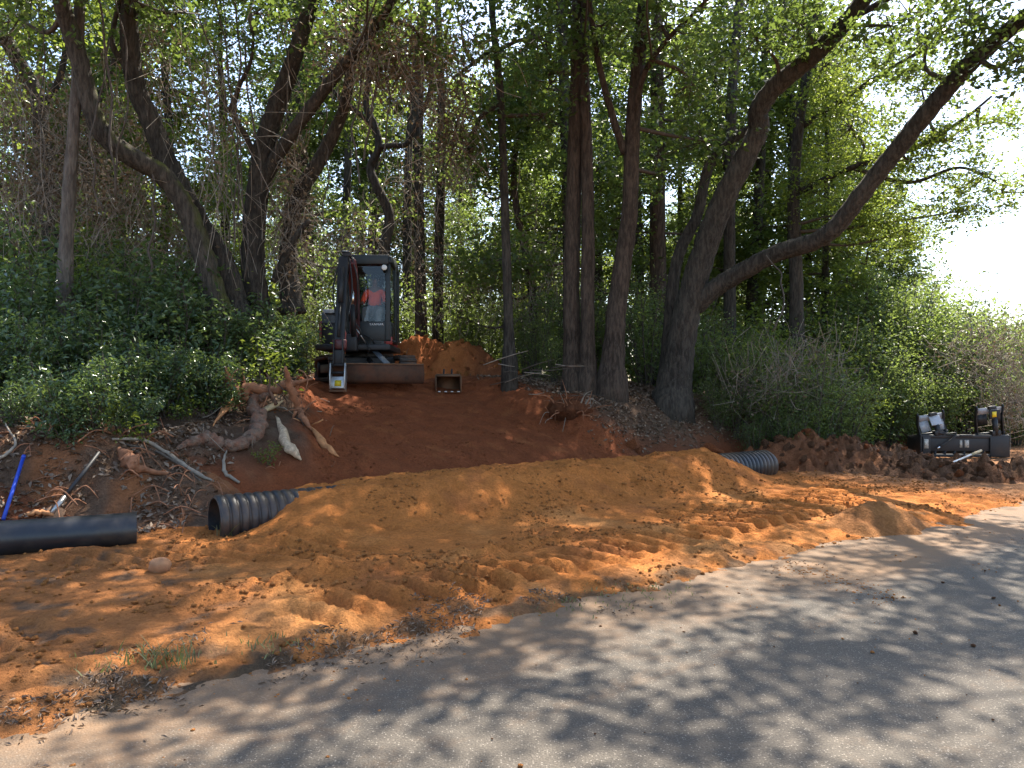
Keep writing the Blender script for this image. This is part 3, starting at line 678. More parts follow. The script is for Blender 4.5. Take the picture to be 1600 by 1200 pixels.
# canopy of the roadside trees that reaches out over the verge (limbs continue from the trunks above)
hero_tree("roadside_tree", "leafy tree at the right whose feathery outer branches hang against the white sky",
    [flare(stem_pts([(1246, 560, 19, .40), (1243, 400, 19, .36), (1240, 300, 19, .32), (1250, 180, 18.8, .28), (1270, 60, 18.4, .22), (1290, -60, 18, .15)])),
     stem_pts([(1248, 300, 19, .18), (1330, 262, 18.2, .15), (1420, 235, 17.4, .12), (1500, 190, 16.8, .09), (1550, 150, 16.4, .05)]),
     stem_pts([(1330, 262, 18.2, .12), (1420, 285, 17.8, .1), (1500, 262, 17.4, .07), (1570, 290, 17, .04)]),
     stem_pts([(1250, 200, 18.9, .16), (1340, 140, 18, .13), (1420, 90, 17.2, .09), (1480, 60, 16.6, .06)])],
    [lob(1330, 200, 18, 1.2, 13), lob(1420, 250, 17.6, 1.1, 13, .45), lob(1480, 220, 17.0, 1.0, 12, .45), lob(1540, 270, 17.2, 0.9, 10, .4), lob(1580, 300, 17, .6, 6, .4), lob(1500, 330, 17.5, .8, 8, .4), lob(1560, 190, 16.6, .6, 5, .4),
     lob(1380, 120, 17.6, 1.2, 12), lob(1440, 140, 17.2, 1.0, 9), lob(1290, 100, 18.2, 1.3, 13), lob(1350, 330, 18.3, 1.1, 12), lob(1270, 300, 18.8, 1.1, 12), lob(1420, 360, 18.2, .9, 9), lob(1300, -20, 17.8, 1.5, 14), lob(1420, 20, 17, 1.2, 11)],
    M['bark_dark'], M['leaf_light'], per=150, L=0.092)

# ------------------------------------------------------------------ background wood: a few kinds, copied
def generic_tree(name, h, r, bark, leaf, first, nlobe, lobr, per, L, lean=0.5, ncl=9):
    root = empty(name)
    p = np.array([[0, 0, -0.4, r * 1.35], [rs3(-.1, .1), rs3(-.1, .1), h * .18, r], [rs3(-.3, .3) * lean, rs3(-.3, .3) * lean, h * .45, r * .8], [rs3(-.6, .6) * lean, rs3(-.6, .6) * lean, h * .75, r * .5], [rs3(-.8, .8) * lean, rs3(-.8, .8) * lean, h, r * .12]])
    sp = smooth_path(p, 5)
    MB().tube(sp[:, :3], sp[:, 3], 8, True, wob=0.05).build("trunk", bark, root, True)
    lf, tw = MB(), MB(); lobes = []
    for i in range(nlobe):
        t = first + (1 - first) * (i + rs3(0, 1)) / nlobe
        k = np.argmin(np.abs(sp[:, 2] - t * h)); an = rs3(0, 6.28); rr = lobr * rs3(0.5, 1.6) * (1.15 - 0.6 * t)
        lobes.append((sp[k, :3] + np.array([math.cos(an) * rr, math.sin(an) * rr, rs3(-.2, .5)]), (lobr * rs3(.6, 1), lobr * rs3(.6, 1), lobr * rs3(.35, .6)), ncl))
    crown(lf, tw, lobes, [(sp[:, :3],)], L, per, limb_r=0.04, kt=3)
    lf.build("crown", leaf, root); tw.build("twigs", M['twig'], root)["kind"] = "stuff"
    return root
protos = [
    generic_tree("broadleaf_tree", 14, .17, M['bark_dark'], M['leaf_far'], .16, 24, 1.35, 78, .14),
    generic_tree("broadleaf_tree", 13, .14, M['bark_dark'], M['leaf_light'], .10, 24, 1.25, 78, .14, 1.0),
    generic_tree("broadleaf_tree", 16, .20, M['bark_brown'], M['leaf_oak'], .25, 25, 1.5, 78, .14),
    generic_tree("broadleaf_tree", 11, .10, M['bark_brown'], M['leaf_far'], .08, 22, 1.1, 78, .13, 1.4),
]
protos.append(generic_tree("pole_tree", 17, .15, M['bark_dark'], M['leaf_far'], .72, 6, 1.0, 60, .15))
tree_labels = ["tall dark-stemmed tree with mid green crown, deep in the woods behind the clearing",
               "yellow-green leafy tree with a slightly curved dark stem, deep in the woods",
               "tall brown-stemmed tree with dense dark green crown, deep in the woods",
               "thin wavering brown-stemmed tree with low green foliage, deep in the woods", ""]
spots = []
def free(x, y, dmin): return all((x - q[0]) ** 2 + (y - q[1]) ** 2 > dmin ** 2 for q in spots)
tries = 0
while len(spots) < 46 and tries < 6000:
    tries += 1
    d = 18.5 + 36 * rng.uniform() ** 1.25
    px = rng.uniform(-140, 1420)
    if px > 1230 and d > 30: continue
    x = (px - 800) / 1200 * d
    a_, s_ = to_as(x, d)
    if s_ < 13.5 or (610 < px < 790 and d < 21.5) or (480 < px < 650 and d < 20): continue
    if 520 < px < 660 and d > 26 and rng.uniform() < 0.5: continue
    if -6.8 < x < -0.6 and d < 25: continue
    if abs(x - (-1.3 + (d - 19.5) * .43)) < 2.1 and 18 < d < 30: continue
    if free(x, d, 2.1): spots.append((x, d, px))
# named trunks seen between the others
spots_fixed = [(660, 20.6, 4, "straight bare pole trunk rising behind the spoil heap, nearest the excavator"), (684, 21.2, 4, "straight bare pole trunk rising behind the spoil heap, second from the excavator"), (640, 25, 4, "thin bare pole trunk just right of the cab, farther back"),
    (1145, 20, 4, "straight dark trunk standing behind the fork of the sprawling tree"), (540, 24, 4, "thin bare pole trunk left of the excavator cab"), (1232, 23, 4, "thin straight trunk behind the low sprawling limb"), (585, 27, 2, "dense dark green tree in the gap above the excavator cab, far behind"), (455, 20, 0, "leafy dark-stemmed tree behind the vine-draped fork"), (830, 19.5, 3, "thin wavering tree between the slender tree and the paired trunks"),
    (1292, 22, 1, "yellow-green tree above the roadside shrubs, under the sprawling limb"), (1345, 24.5, 3, "low leafy tree right of the sprawling limb's bend"), (1392, 27, 1, "small yellow-green tree at the edge of the white sky"), (1310, 28, 0, "mid green tree behind the roadside shrubs"), (1000, 26, 0, "leafy tree filling the gap just right of the reddish tree, far behind"), (1062, 28.5, 1, "yellow-green tree seen far behind the sprawling tree's third stem"), (1115, 25, 3, "thin leafy tree seen far behind the sprawling tree's main stem"), (1190, 27, 0, "leafy tree above the sprawling limb's root, far behind"), (935, 28, 2, "dense dark green tree seen far behind the paired trunks"), (858, 31, 1, "yellow-green tree far behind, left of the paired trunks"),
    (1365, 21, 3, "short leafy tree rising out of the hedge beside the white sky")]
used = [0] * 5
def put_tree(k, x, y, sc, rz, label=None):
    o = protos[k] if used[k] == 0 else copy_tree(protos[k])
    used[k] += 1
    o.location = (x, y, gz(x, y)); o.rotation_euler = (0, 0, rz); o.scale = (sc, sc, sc * rng.uniform(.92, 1.12))
    tag(o, label or tree_labels[k], "tree", "trees deep in the woods"); return o
for px, d, k, lb in spots_fixed: put_tree(k, (px - 800) / 1200 * d, d, {1392: .62, 1365: .55, 1345: .72, 1292: .8}.get(px, rs3(.95, 1.1)), rs3(0, 6.28), lb)
for x, d, px in spots: put_tree(int(rng.integers(0, 4)), x, d, rs3(.8, 1.25), rs3(0, 6.28))

# ------------------------------------------------------------------ shrubs
def make_shrub(name, h, rad, nst, leaf, L, ncl, per, stem=M['twig'], wr=.5, csig=(.16, .16, .12), up=.45):
    root = empty(name); lf, tw = MB(), MB()
    for i in range(nst):
        an = rs3(0, 6.28); ro = rad * rs3(.2, 1); hh = h * rs3(.5, 1.0)
        top = np.array([math.cos(an) * ro, math.sin(an) * ro, hh])
        base = np.array([math.cos(an) * ro * .12, math.sin(an) * ro * .12, -0.1])
        pth = smooth_path([base, base * .5 + top * .5 + np.array([0, 0, hh * .12]) + rng.normal(0, .06, 3), top], 4)
        tw.tube(pth, np.linspace(.014, .004, len(pth)) * (h / 1.6) ** .5, 4, False)
        for j in range(ncl):
            t = rs3(.25, 1.0); q = pth[int(t * (len(pth) - 1))] + rng.normal(0, .17, 3) * np.array([1, 1, .7]) * rad
            if q[2] < .05: q[2] = rs3(.05, .2)
            tw.tube(np.array([pth[max(0, int(t * (len(pth) - 1)) - 1)], q]), [.005, .002], 3, False)
            m_ = int(per * rs3(.5, 1.5)); pos = q + rng.normal(size=(m_, 3)) * np.array(csig)
            dirs = pos - q
            V, F3, T = leaf_kites(pos, L * rng.uniform(.6, 1.2, m_), wr=wr, up=up, tint=rs3(.25, .75) + rng.normal(0, .2, m_), dirs=unit_rows(dirs))
            lf.add(V, None, F3, T)
    lf.build("foliage", leaf, root); tw.build("stems", stem, root)["kind"] = "stuff"
    return root
def unit_rows(v): return v / (np.linalg.norm(v, axis=1)[:, None] + 1e-9)
def put(proto, first, x, y, sc, label, cat, group, rz=None, dz=0.0):
    o = proto if first else copy_tree(proto)
    o.location = (x, y, gz(x, y) + dz); o.rotation_euler = (rs3(-.06, .06), rs3(-.06, .06), rs3(0, 6.28) if rz is None else rz)
    o.scale = (sc, sc, sc * rs3(.9, 1.15)); tag(o, label, cat, group); return o

ORD = "first second third fourth fifth sixth seventh eighth ninth tenth eleventh twelfth thirteenth fourteenth fifteenth sixteenth seventeenth eighteenth nineteenth twentieth".split()
def row_labels(spots_, cuts, fmt):
    rows = {}
    for i, q in enumerate(spots_): rows.setdefault(sum(q[1] >= c for c in cuts), []).append((q[0], i))
    out = [None] * len(spots_)
    for r_, lst in rows.items():
        for k, (_, i) in enumerate(sorted(lst)): out[i] = fmt.format(o=ORD[k], r=("front", "middle", "back")[r_])
    return out
# glossy broad-leaved shrubs on the left bank
gl_p = [make_shrub("glossy_shrub", 1.7, .95, 12, M['leaf_gloss'], .135, 7, 17, wr=.42, csig=(.13, .13, .09), up=.5) for _ in range(3)]
gspots = [(-30, 12.2, 1.1), (60, 11.6, 1.0), (130, 12.6, 1.15), (210, 11.9, 1.05), (160, 11.0, .8), (285, 12.0, .95), (255, 13.2, 1.2), (40, 13.6, 1.25), (345, 12.2, .75), (390, 12.9, .85), (-60, 10.8, 1.0), (420, 13.6, .8), (325, 11.2, .55), (90, 10.7, .65), (10, 10.4, .7), (225, 10.8, .55), (455, 13.4, .6), (-20, 15, 1.9), (150, 15, 1.5), (300, 15.2, 1.2), (40, 10.0, .6), (125, 9.95, .5), (200, 10.15, .6), (262, 10.5, .6), (105, 10.45, .7), (180, 10.6, .75), (335, 10.95, .55), (-25, 9.95, .6), (75, 14.2, 1.8), (235, 14.5, 1.65)]
gl_lab = row_labels(gspots, (10.9, 12.7), "glossy broad-leaved shrub, {o} from the left in the {r} row of the left bank")
uf = [True] * 3
for i, (px, d, sc) in enumerate(gspots):
    k = i % 3; put(gl_p[k], uf[k], (px - 800) / 1200 * d, d, sc, gl_lab[i], "shrub", "glossy shrubs on the left bank"); uf[k] = False
sap = make_shrub("sapling", .75, .34, 5, M['leaf_light'], .10, 5, 10, wr=.5, csig=(.09, .09, .06))
sl_ = [(150, 9.9, 1.0, "bright green leafy sapling below the glossy thicket, above the mossy log"), (172, 9.55, .8, "small pale green sapling at the foot of the left bank"), (120, 10.2, .8, "sparse green sapling among dead leaves on the left bank"), (415, 9.75, .42, "small dark green sprig beside the curved log"), (300, 10.6, .6, "green sprig above the shaded hollow left of the roots"), (440, 12.2, .9, "light green sapling at the bank edge left of the excavator"), (400, 12.0, 1.1, "leafy green sapling above the upturned roots"), (60, 9.9, .6, "low green sprig near the mossy log")]
for i, (px, d, sc, lb) in enumerate(sl_): put(sap, i == 0, (px - 800) / 1200 * d, d, sc, lb, "sapling", "saplings on the bank")

# airy shrubs on the right bank, taller hedge along the road at the far right
air_p = [make_shrub("airy_shrub", 2.4, 1.0, 13, M['leaf_shrub'], .085, 9, 20, wr=.45, csig=(.2, .2, .12)) for _ in range(2)]
yel = make_shrub("yellowgreen_shrub", 2.6, 1.1, 13, M['leaf_light'], .11, 9, 18, wr=.6, csig=(.22, .22, .12))
aspots = [(1120, 17, .8), (1160, 16, .85), (1205, 16.5, .95), (1255, 16.2, .95), (1300, 16.6, 1.0), (1230, 18.5, 1.3), (1180, 19, 1.3), (1010, 17.5, 1.0), (960, 18.5, 1.1), (870, 18, .95), (840, 17, .75), (920, 19, 1.2), (760, 22, 1.2), (700, 23, 1.3), (820, 20, 1.1), (640, 24, 1.3), (560, 23, 1.2), (500, 20, 1.0), (470, 18, .8), (1085, 18.2, 1.1), (1330, 18, 1.1), (740, 19.8, .8), (1020, 20, 1.4), (865, 16.2, .5), (1120, 15.4, .45), (1180, 14.9, .4), (1150, 15.6, .75), (1215, 15.4, .85), (1275, 15.5, .9), (1320, 15.9, .8), (1240, 14.9, .5), (60, 12.9, .8), (190, 12.4, .75), (300, 12.8, .7), (110, 11.3, .5), (400, 13.2, .6)]
air_lab = row_labels(aspots, (15.95, 18.4), "airy small-leaved shrub, {o} from the left in the {r} row between the trunks")
uf = [True] * 2
for i, (px, d, sc) in enumerate(aspots):
    k = i % 2; put(air_p[k], uf[k], (px - 800) / 1200 * d, d, sc, air_lab[i], "shrub", "airy understory shrubs"); uf[k] = False
yspots = [(1150, 19.5, 1.1), (1075, 21, 1.4), (1210, 20.5, 1.35), (1290, 20, 1.25), (1130, 23, 1.6), (1010, 23, 1.5), (1260, 17.6, .9), (905, 23, 1.4), (600, 27, 1.6), (500, 26, 1.6), (230, 20, 1.5), (130, 19, 1.5), (20, 19, 1.6), (330, 20, 1.4), (420, 22, 1.5), (760, 27, 1.7), (680, 30, 1.8), (840, 26, 1.6), (-60, 16, 1.5), (1180, 17.2, .85), (1330, 17.4, .9), (1240, 16.8, .8), (20, 12.4, .6), (160, 13.4, .8), (345, 13.8, .7)]
yel_lab = row_labels(yspots, (18.5, 22), "sunlit yellow-green shrub, {o} from the left in the {r} row behind the trunks")
for i, (px, d, sc) in enumerate(yspots): put(yel, i == 0, (px - 800) / 1200 * d, d, sc, yel_lab[i], "shrub", "sunlit shrubs in the woods")
hed = make_shrub("hedge_bush", 3.6, 1.7, 22, M['leaf_shrub'], .12, 12, 30, wr=.5, csig=(.32, .32, .2))
hspots = [(1370, 20, .95), (1430, 21, 1.05), (1500, 21.5, 1.08), (1560, 22.5, 1.02), (1620, 23, 1.0), (1400, 24, 1.25), (1480, 25, 1.22), (1690, 22, .95), (1340, 23, 1.2), (1560, 27, 1.2), (1650, 28, 1.15), (1450, 19, .62), (1590, 19.5, .6), (1385, 18.2, .6), (1350, 19.5, .9), (1320, 21, 1.15), (1450, 23, 1.35), (1395, 21, 1.15)]
hed_lab = row_labels(hspots, (20.5, 23.5), "dense roadside hedge bush, {o} from the left in the {r} row behind the grapple")
for i, (px, d, sc) in enumerate(hspots): put(hed, i == 0, (px - 800) / 1200 * d, d, sc, hed_lab[i], "bush", "bushes of the roadside hedge")

# ------------------------------------------------------------------ vines and dry tangles
def vine(name, px0, py0, d0, py1, sway, label, r=.012, mat=None, loop=0.0):
    top = P(px0, py0, d0); bot = P(px0 + sway, py1, d0 - 0.2)
    n_ = 9; t = np.linspace(0, 1, n_)[:, None]
    pts = top * (1 - t) + bot * t + np.concatenate([np.cumsum(rng.normal(0, .05, (n_, 2)), 0), np.zeros((n_, 1))], 1) + np.array([1, 0, 0]) * np.sin(t * math.pi) * loop
    o = MB().tube(smooth_path(pts, 3), r, 5, True).build(name, mat or M['twig'], None, True)
    tag(o, label, "vine", "vines hanging from the left trees"); return o
vspec = [(318, -40, 13, 440, 30), (340, -30, 13.1, 420, 45), (352, -60, 13.2, 380, 20), (300, 20, 12.9, 330, 60), (160, -20, 11.8, 300, 10), (170, 60, 12, 330, -8), (182, 0, 12, 260, 5), (395, 60, 13.4, 300, 10), (425, 20, 13.4, 250, -6), (560, 60, 13.2, 290, 4), (575, 40, 13.2, 250, 8), (600, 80, 13.2, 260, -5), (505, 160, 14, 350, 6), (330, 100, 12.7, 400, 40), (230, 250, 12.5, 440, 20), (710, 60, 15.2, 260, -12), (1195, 400, 14.5, 520, -14), (70, 40, 12, 260, 4)]
vspec.sort()
for i, (a0, b0, d0, b1, sw) in enumerate(vspec):
    vine("hanging_vine", a0, b0, d0, b1, sw, "thin bare hanging vine, %s from the left among the dangling vines" % ORD[i], rs3(.008, .022), loop=rs3(-.25, .25))
def tangle(px, py, d, rx, ry, rz_, n_, label, nleaf=900, mat=M['dry_twig'], L=.09, up=False, lm=1.0):
    c = P(px, py, d); root = empty("dry_vine_tangle", tuple(c)); tw, lf = MB(), MB()
    for _ in range(n_):
        q = rng.normal(size=3) * np.array([rx, ry, rz_]) * .5; ln = rs3(.3, .9) * lm
        dr = unit(np.array([rng.normal(0, .5), rng.normal(0, .5), -1.0 if rng.uniform() < .6 else rng.normal(0, 1)]))
        if up:
            q[2] = rng.uniform(-rz_, rz_ * .5); dr = unit(np.array([rng.normal(0, .55), rng.normal(0, .5), rng.normal(.7, .5)])); ln *= 1.2
        mid = q + dr * ln * .5 + rng.normal(0, .09, 3)
        tw.tube(smooth_path([q, mid, q + dr * ln + rng.normal(0, .1, 3)], 3), rs3(.003, .007), 3, False)
    pos = rng.normal(size=(nleaf, 3)) * np.array([rx, ry, rz_]) * .5
    V, F3, T = leaf_kites(pos, L * rng.uniform(.5, 1.1, nleaf), up=0.1); lf.add(V, None, F3, T)
    tw.build("stems", mat, root)["kind"] = "stuff"; lf.build("foliage", M['dry_vine'], root)
    tag(root, label, "vine tangle", "dry vine tangles"); return root
tangle(120, 235, 13.2, 1.1, .8, 1.3, 260, "brown dry vine tangle behind the slim pale trunk", 1500)
tangle(60, 300, 13.6, 1.0, .8, 1.0, 220, "brown dry vine tangle at the far left above the shrubs", 1200)
tangle(185, 320, 13.4, .8, .6, 1.0, 200, "brown dry vine tangle under the mossy leaning trunk", 900)
tangle(610, 90, 13.2, 1.3, .9, .7, 320, "dark brown mat of dry vines high above the excavator", 2600)
tangle(705, 195, 15.0, .6, .5, 1.3, 200, "pale brown dry vine curtain hanging left of the slender tree", 1600)
tangle(455, 330, 14.0, .45, .45, 1.6, 260, "dry vine curtain wrapped around the forked tree beside the excavator", 1100)
tangle(335, 190, 13.0, .5, .4, 1.8, 90, "long dry vine curtain hanging between the left leaning trees", 300, lm=2.4)
tangle(235, 120, 13.6, .6, .5, 1.6, 110, "pale dry vine curtain behind the two leaning trunks", 500, lm=2.0)
tangle(20, 170, 13.0, .7, .5, 1.6, 120, "pale dry vine curtain at the far left edge", 500, lm=2.0)
tangle(290, 380, 14.2, .9, .5, .9, 200, "pale dry brush behind the foot of the leaning trees", 500)
tangle(640, 300, 18.5, 1.0, .6, 1.9, 130, "thin grey dangling stems around the crooked tree", 500, lm=1.8)
tangle(850, 430, 18.5, 1.0, .6, 1.3, 160, "pale dry stems behind the slender tree", 300, lm=1.4)
tangle(540, 385, 17, .9, .6, .7, 160, "pale dry brush just left behind the excavator cab", 400)
tangle(735, 420, 19, 1.6, .8, 1.2, 260, "pale dry vine thicket behind the spoil heap", 700)
tangle(1255, 575, 15.8, .8, .5, .7, 150, "grey leafless brush on the right bank beside the dark hollow", 120, up=True)
tangle(1190, 610, 15.4, .9, .5, .5, 130, "low grey dry brush on the right bank under the sprawling limb", 200, up=True)
tangle(1545, 555, 18.0, 1.2, .7, .8, 260, "pale grey dry vines over the hedge above the black grapple", 250, up=True)
tangle(1590, 625, 17.6, .7, .5, .7, 300, "pale dry grassy brush to the right of the black grapple", 300, up=True)

# ------------------------------------------------------------------ culvert and loose pipe
def culvert():
    L_ = PIPE_A1 - PIPE_A0; per = .098; k = 40; mb = MB(); rows = []
    n_ = int(L_ / per)
    for i in range(n_):
        a0 = i * per
        for t, r_ in ((0.0, -.026), (.14, -.024), (.26, -.004), (.38, 0), (.70, 0), (.82, -.004), (.94, -.024)): rows.append((a0 + t * per, PIPE_R + r_))
    inner = [(L_ - .005, PIPE_R - .035), (0.0, PIPE_R - .035)]
    prof = rows + inner + rows[:1]
    an = np.arange(k) * 2 * math.pi / k
    V = np.concatenate([np.stack([np.full(k, q[0]), np.cos(an) * q[1], np.sin(an) * q[1]], -1) for q in prof]); m_ = len(prof)
    i = np.arange(m_ - 1)[:, None] * k; j = np.arange(k)[None, :]; j2 = (j + 1) % k
    mb.add(V, np.stack([i + j, i + k + j, i + k + j2, i + j2], -1).reshape(-1, 4))
    o = mb.build("culvert_pipe", M['hdpe'], None, True)
    x, y = to_xy(PIPE_A0, PIPE_S); o.location = (x, y, PIPE_Z); o.rotation_euler = (0, 0, math.atan2(TY, TX))
    mod = o.modifiers.new("e", 'EDGE_SPLIT'); mod.split_angle = R(50)
    return tag(o, "black corrugated plastic culvert pipe half buried under the orange sand", "pipe")
culvert()
def loose_pipe():
    p0 = np.array([-7.6, 5.55, .19]); p1 = np.array([-3.64, 7.45, .205]); Ro, Ri, k = .168, .152, 40
    an = np.arange(k) * 2 * math.pi / k; ax = unit(p1 - p0); u = unit(np.cross((0, 0, 1), ax)); v = np.cross(ax, u); L_ = np.linalg.norm(p1 - p0)
    V = []
    xs = list(np.linspace(0, 1, 14))
    for t in xs: V.append(p0 + (p1 - p0) * t + (np.cos(an)[:, None] * u * 1.03 + np.sin(an)[:, None] * v * .97) * Ro + np.array([0, 0, .012 * math.sin(t * 5)]))
    for t in (1, 0): V.append(p0 + (p1 - p0) * t + (np.cos(an)[:, None] * u + np.sin(an)[:, None] * v) * Ri + np.array([0, 0, .012 * math.sin(t * 5)]))
    V.append(V[0]); m_ = len(V); V = np.concatenate(V)
    i = np.arange(m_ - 1)[:, None] * k; j = np.arange(k)[None, :]; j2 = (j + 1) % k
    o = MB().add(V, np.stack([i + j, i + j2, i + k + j2, i + k + j], -1).reshape(-1, 4)).build("smooth_pipe", M['hdpe_smooth'], None, True)
    mod = o.modifiers.new("e", 'EDGE_SPLIT'); mod.split_angle = R(50)
    tag(o, "smooth black plastic pipe lying on the dirt at the far left", "pipe")
loose_pipe()

# ------------------------------------------------------------------ soil heaps with clods
def clod_mesh(i):
    bm = bmesh.new(); u = rng.normal(size=(20, 3)); u /= np.linalg.norm(u, axis=1)[:, None]; u *= rng.uniform(.72, 1.15, (20, 1)) * np.array([1.0, .85, .75])
    for q in u: bm.verts.new(q)
    r_ = bmesh.ops.convex_hull(bm, input=bm.verts); bmesh.ops.delete(bm, geom=[v for v in r_["geom_interior"] if isinstance(v, bmesh.types.BMVert)], context='VERTS')
    me = bpy.data.meshes.new("clod"); bm.to_mesh(me); bm.free(); return me
clods = [clod_mesh(i) for i in range(7)]
for i, me in enumerate(clods): me.materials.append(M['clod'])
clods_red = [c.copy() for c in clods[:4]]
for me in clods_red: me.materials.clear(); me.materials.append(M['clod_red'])
def heap(name, fn, a0, a1, s0, s1, st, colfn, label, mat=M['soil']):
    aa = np.arange(a0, a1, st); ss = np.arange(s0, s1, st); A, S = np.meshgrid(aa, ss); A = A.ravel(); S = S.ravel(); X, Y = to_xy(A, S)
    h = fn(A, S, X, Y); Z = terrain(X, Y) + h - .03
    na, ns = len(aa), len(ss); ii = (np.arange(ns - 1)[:, None] * na + np.arange(na - 1)[None, :]).ravel(); F = np.stack([ii, ii + 1, ii + na + 1, ii + na], -1)
    keep = (h[F].max(1) > .004); F = F[keep]
    us, inv = np.unique(F, return_inverse=True); F = inv.reshape(F.shape)
    c = colfn(X, Y, h)[us]
    cx, cy_ = to_xy((a0 + a1) / 2, (s0 + s1) / 2); off = np.array([cx, cy_, gz(cx, cy_)])
    me = mesh_np(name, np.stack([X, Y, Z], -1)[us] - off, F, {"soil": ('FLOAT_COLOR', c)}, True)
    root = empty(name, tuple(off)); obj("soil", me, mat, root); tag(root, label, "dirt pile")
    return root, off
def g2(A, S, a, s, h, ra, rs_): return h * np.exp(-((A - a) / ra) ** 2 - ((S - s) / rs_) ** 2)
def pile_fn(A, S, X, Y):
    h = g2(A, S, 13.3, 8.3, .50, 1.0, .85) + g2(A, S, 14.1, 7.5, .34, 1.1, .8) + g2(A, S, 13.6, 6.3, .26, .95, .9) + g2(A, S, 14.4, 5.4, .20, 1.0, .8) + g2(A, S, 15.6, 6.6, .16, 1.0, 1.0) + g2(A, S, 12.6, 8.9, .35, .8, .6) + g2(A, S, 16.5, 5.3, .15, 1.5, .6)
    m_ = sm(.05, .16, h); return np.maximum(h - .06, 0) + m_ * (np.maximum(billow(X, Y, 3.0, 4, 201), -.25) * .26 + fbm(X, Y, 6, 4, 211, .65) * .09)
def brown(X, Y, h):
    w_ = fbm(X, Y, 1.2, 4, 221); c = np.tile(np.array([.145, .078, .045]), (len(X), 1)); k = sm(-.1, .5, w_)[:, None]
    c = c * (1 - k) + np.array([.22, .095, .045]) * k; a, s = to_as(X, Y); k = (sm(14.2, 12.4, a) * sm(7, 8.2, s))[:, None] * .7; c = c * (1 - k) + np.array([.27, .10, .042]) * k
    return np.concatenate([c, np.ones((len(X), 1))], 1)
def strew(root, off, fn, n_, a0, a1, s0, s1, smin, smax, meshes, hmin=.06, thr=None):
    k = 0; t = 0
    while k < n_ and t < n_ * 30:
        t += 1; a = rs3(a0, a1); s = rs3(s0, s1); x, y = to_xy(a, s)
        h = float(fn(np.array([a]), np.array([s]), np.array([x]), np.array([y]))[0])
        if h < hmin: continue
        r_ = smin + (smax - smin) * rng.uniform() ** 2.2
        o = bpy.data.objects.new("clod", meshes[k % len(meshes)]); COL.objects.link(o); o.parent = root
        o.location = (x - off[0], y - off[1], gz(x, y) + h - .03 + r_ * .25 - off[2]); o.rotation_euler = (rs3(0, 6), rs3(0, 6), rs3(0, 6)); o.scale = (r_ * rs3(.8, 1.3), r_, r_ * rs3(.8, 1.1)); k += 1
pr, po = heap("clod_pile", pile_fn, 11.2, 18.5, 4.3, 10.2, .045, brown, "long brown heap of earth clods in front of the hedge and black grapple")
strew(pr, po, pile_fn, 300, 11.4, 15.6, 4.6, 9.4, .025, .11, clods + clods_red[:2], .03)
def mound_fn(A, S, X, Y):
    d_ = np.sqrt(((A - 8.35) / .72) ** 2 + ((S - 4.50) / .46) ** 2) * (1 + .35 * fbm(X, Y, 1.6, 3, 233)); return .27 * np.clip(1 - d_, 0, 1) ** .9 + sm(1.9, .7, d_) * (.03 + fbm(X, Y, 3, 4, 231) * .07) + sm(1.1, .5, d_) * np.maximum(billow(X, Y, 5, 4, 237), -.1) * .06
def orange(X, Y, h):
    w_ = fbm(X, Y, 1.6, 4, 241); k = sm(-.3, .4, w_)[:, None]; c = np.array([.34, .145, .052]) * (1 - k) + np.array([.44, .195, .068]) * k
    return np.concatenate([c, np.ones((len(X), 1))], 1)
mr, mo = heap("sand_mound", mound_fn, 6.9, 9.8, 3.6, 5.5, .03, orange, "small cone of orange sand at the edge of the asphalt")
SPX, SPY = (690 - 800) / 1200 * 19.0, 19.0
SA, SS_ = to_as(SPX, SPY)
def spoil_fn(A, S, X, Y):
    X = X + .18 * fbm(X, Y, .8, 3, 253); Y = Y + .18 * fbm(Y, X, .8, 3, 254)
    d1 = np.sqrt(((X + 2.25) / 1.25) ** 2 + ((Y - 18.9) / 1.2) ** 2); d2 = np.sqrt(((X + 1.35) / 1.5) ** 2 + ((Y - 18.7) / 1.1) ** 2); d3 = np.sqrt(((X + .55) / 1.1) ** 2 + ((Y - 18.3) / .8) ** 2)
    h = np.maximum(np.maximum(1.05 * sm(1.15, .05, d1), .85 * sm(1.15, .1, d2)), .42 * sm(1.05, .2, d3))
    return h + sm(.03, .2, h) * (fbm(X, Y, 1.6, 6, 251, .6) * .24 + np.maximum(billow(X, Y, 3.5, 4, 255), -.1) * .14)
def spoilc(X, Y, h):
    w_ = fbm(X, Y, 1.2, 4, 261); k = sm(-.3, .4, w_)[:, None]; c = np.array([.44, .135, .042]) * (1 - k) + np.array([.54, .19, .06]) * k
    k = (sm(-1.3, -.6, X + w_ * .4))[:, None] * .7; c = c * (1 - k) + np.array([.22, .085, .042]) * k
    return np.concatenate([c, np.ones((len(X), 1))], 1)
sr, so_ = heap("spoil_heap", spoil_fn, SA - 3, SA + 3, SS_ - 3, SS_ + 3, .05, spoilc, "bright orange-red spoil heap beside the excavator, in front of the woods")
clods_or = [c.copy() for c in clods[:4]]
for me in clods_or: me.materials.clear(); me.materials.append(M['sand_crumb'])
strew(sr, so_, spoil_fn, 90, SA - 2, SA + 2.4, SS_ - 2, SS_ + 1.5, .03, .09, clods_or + clods_red[:1], .1)
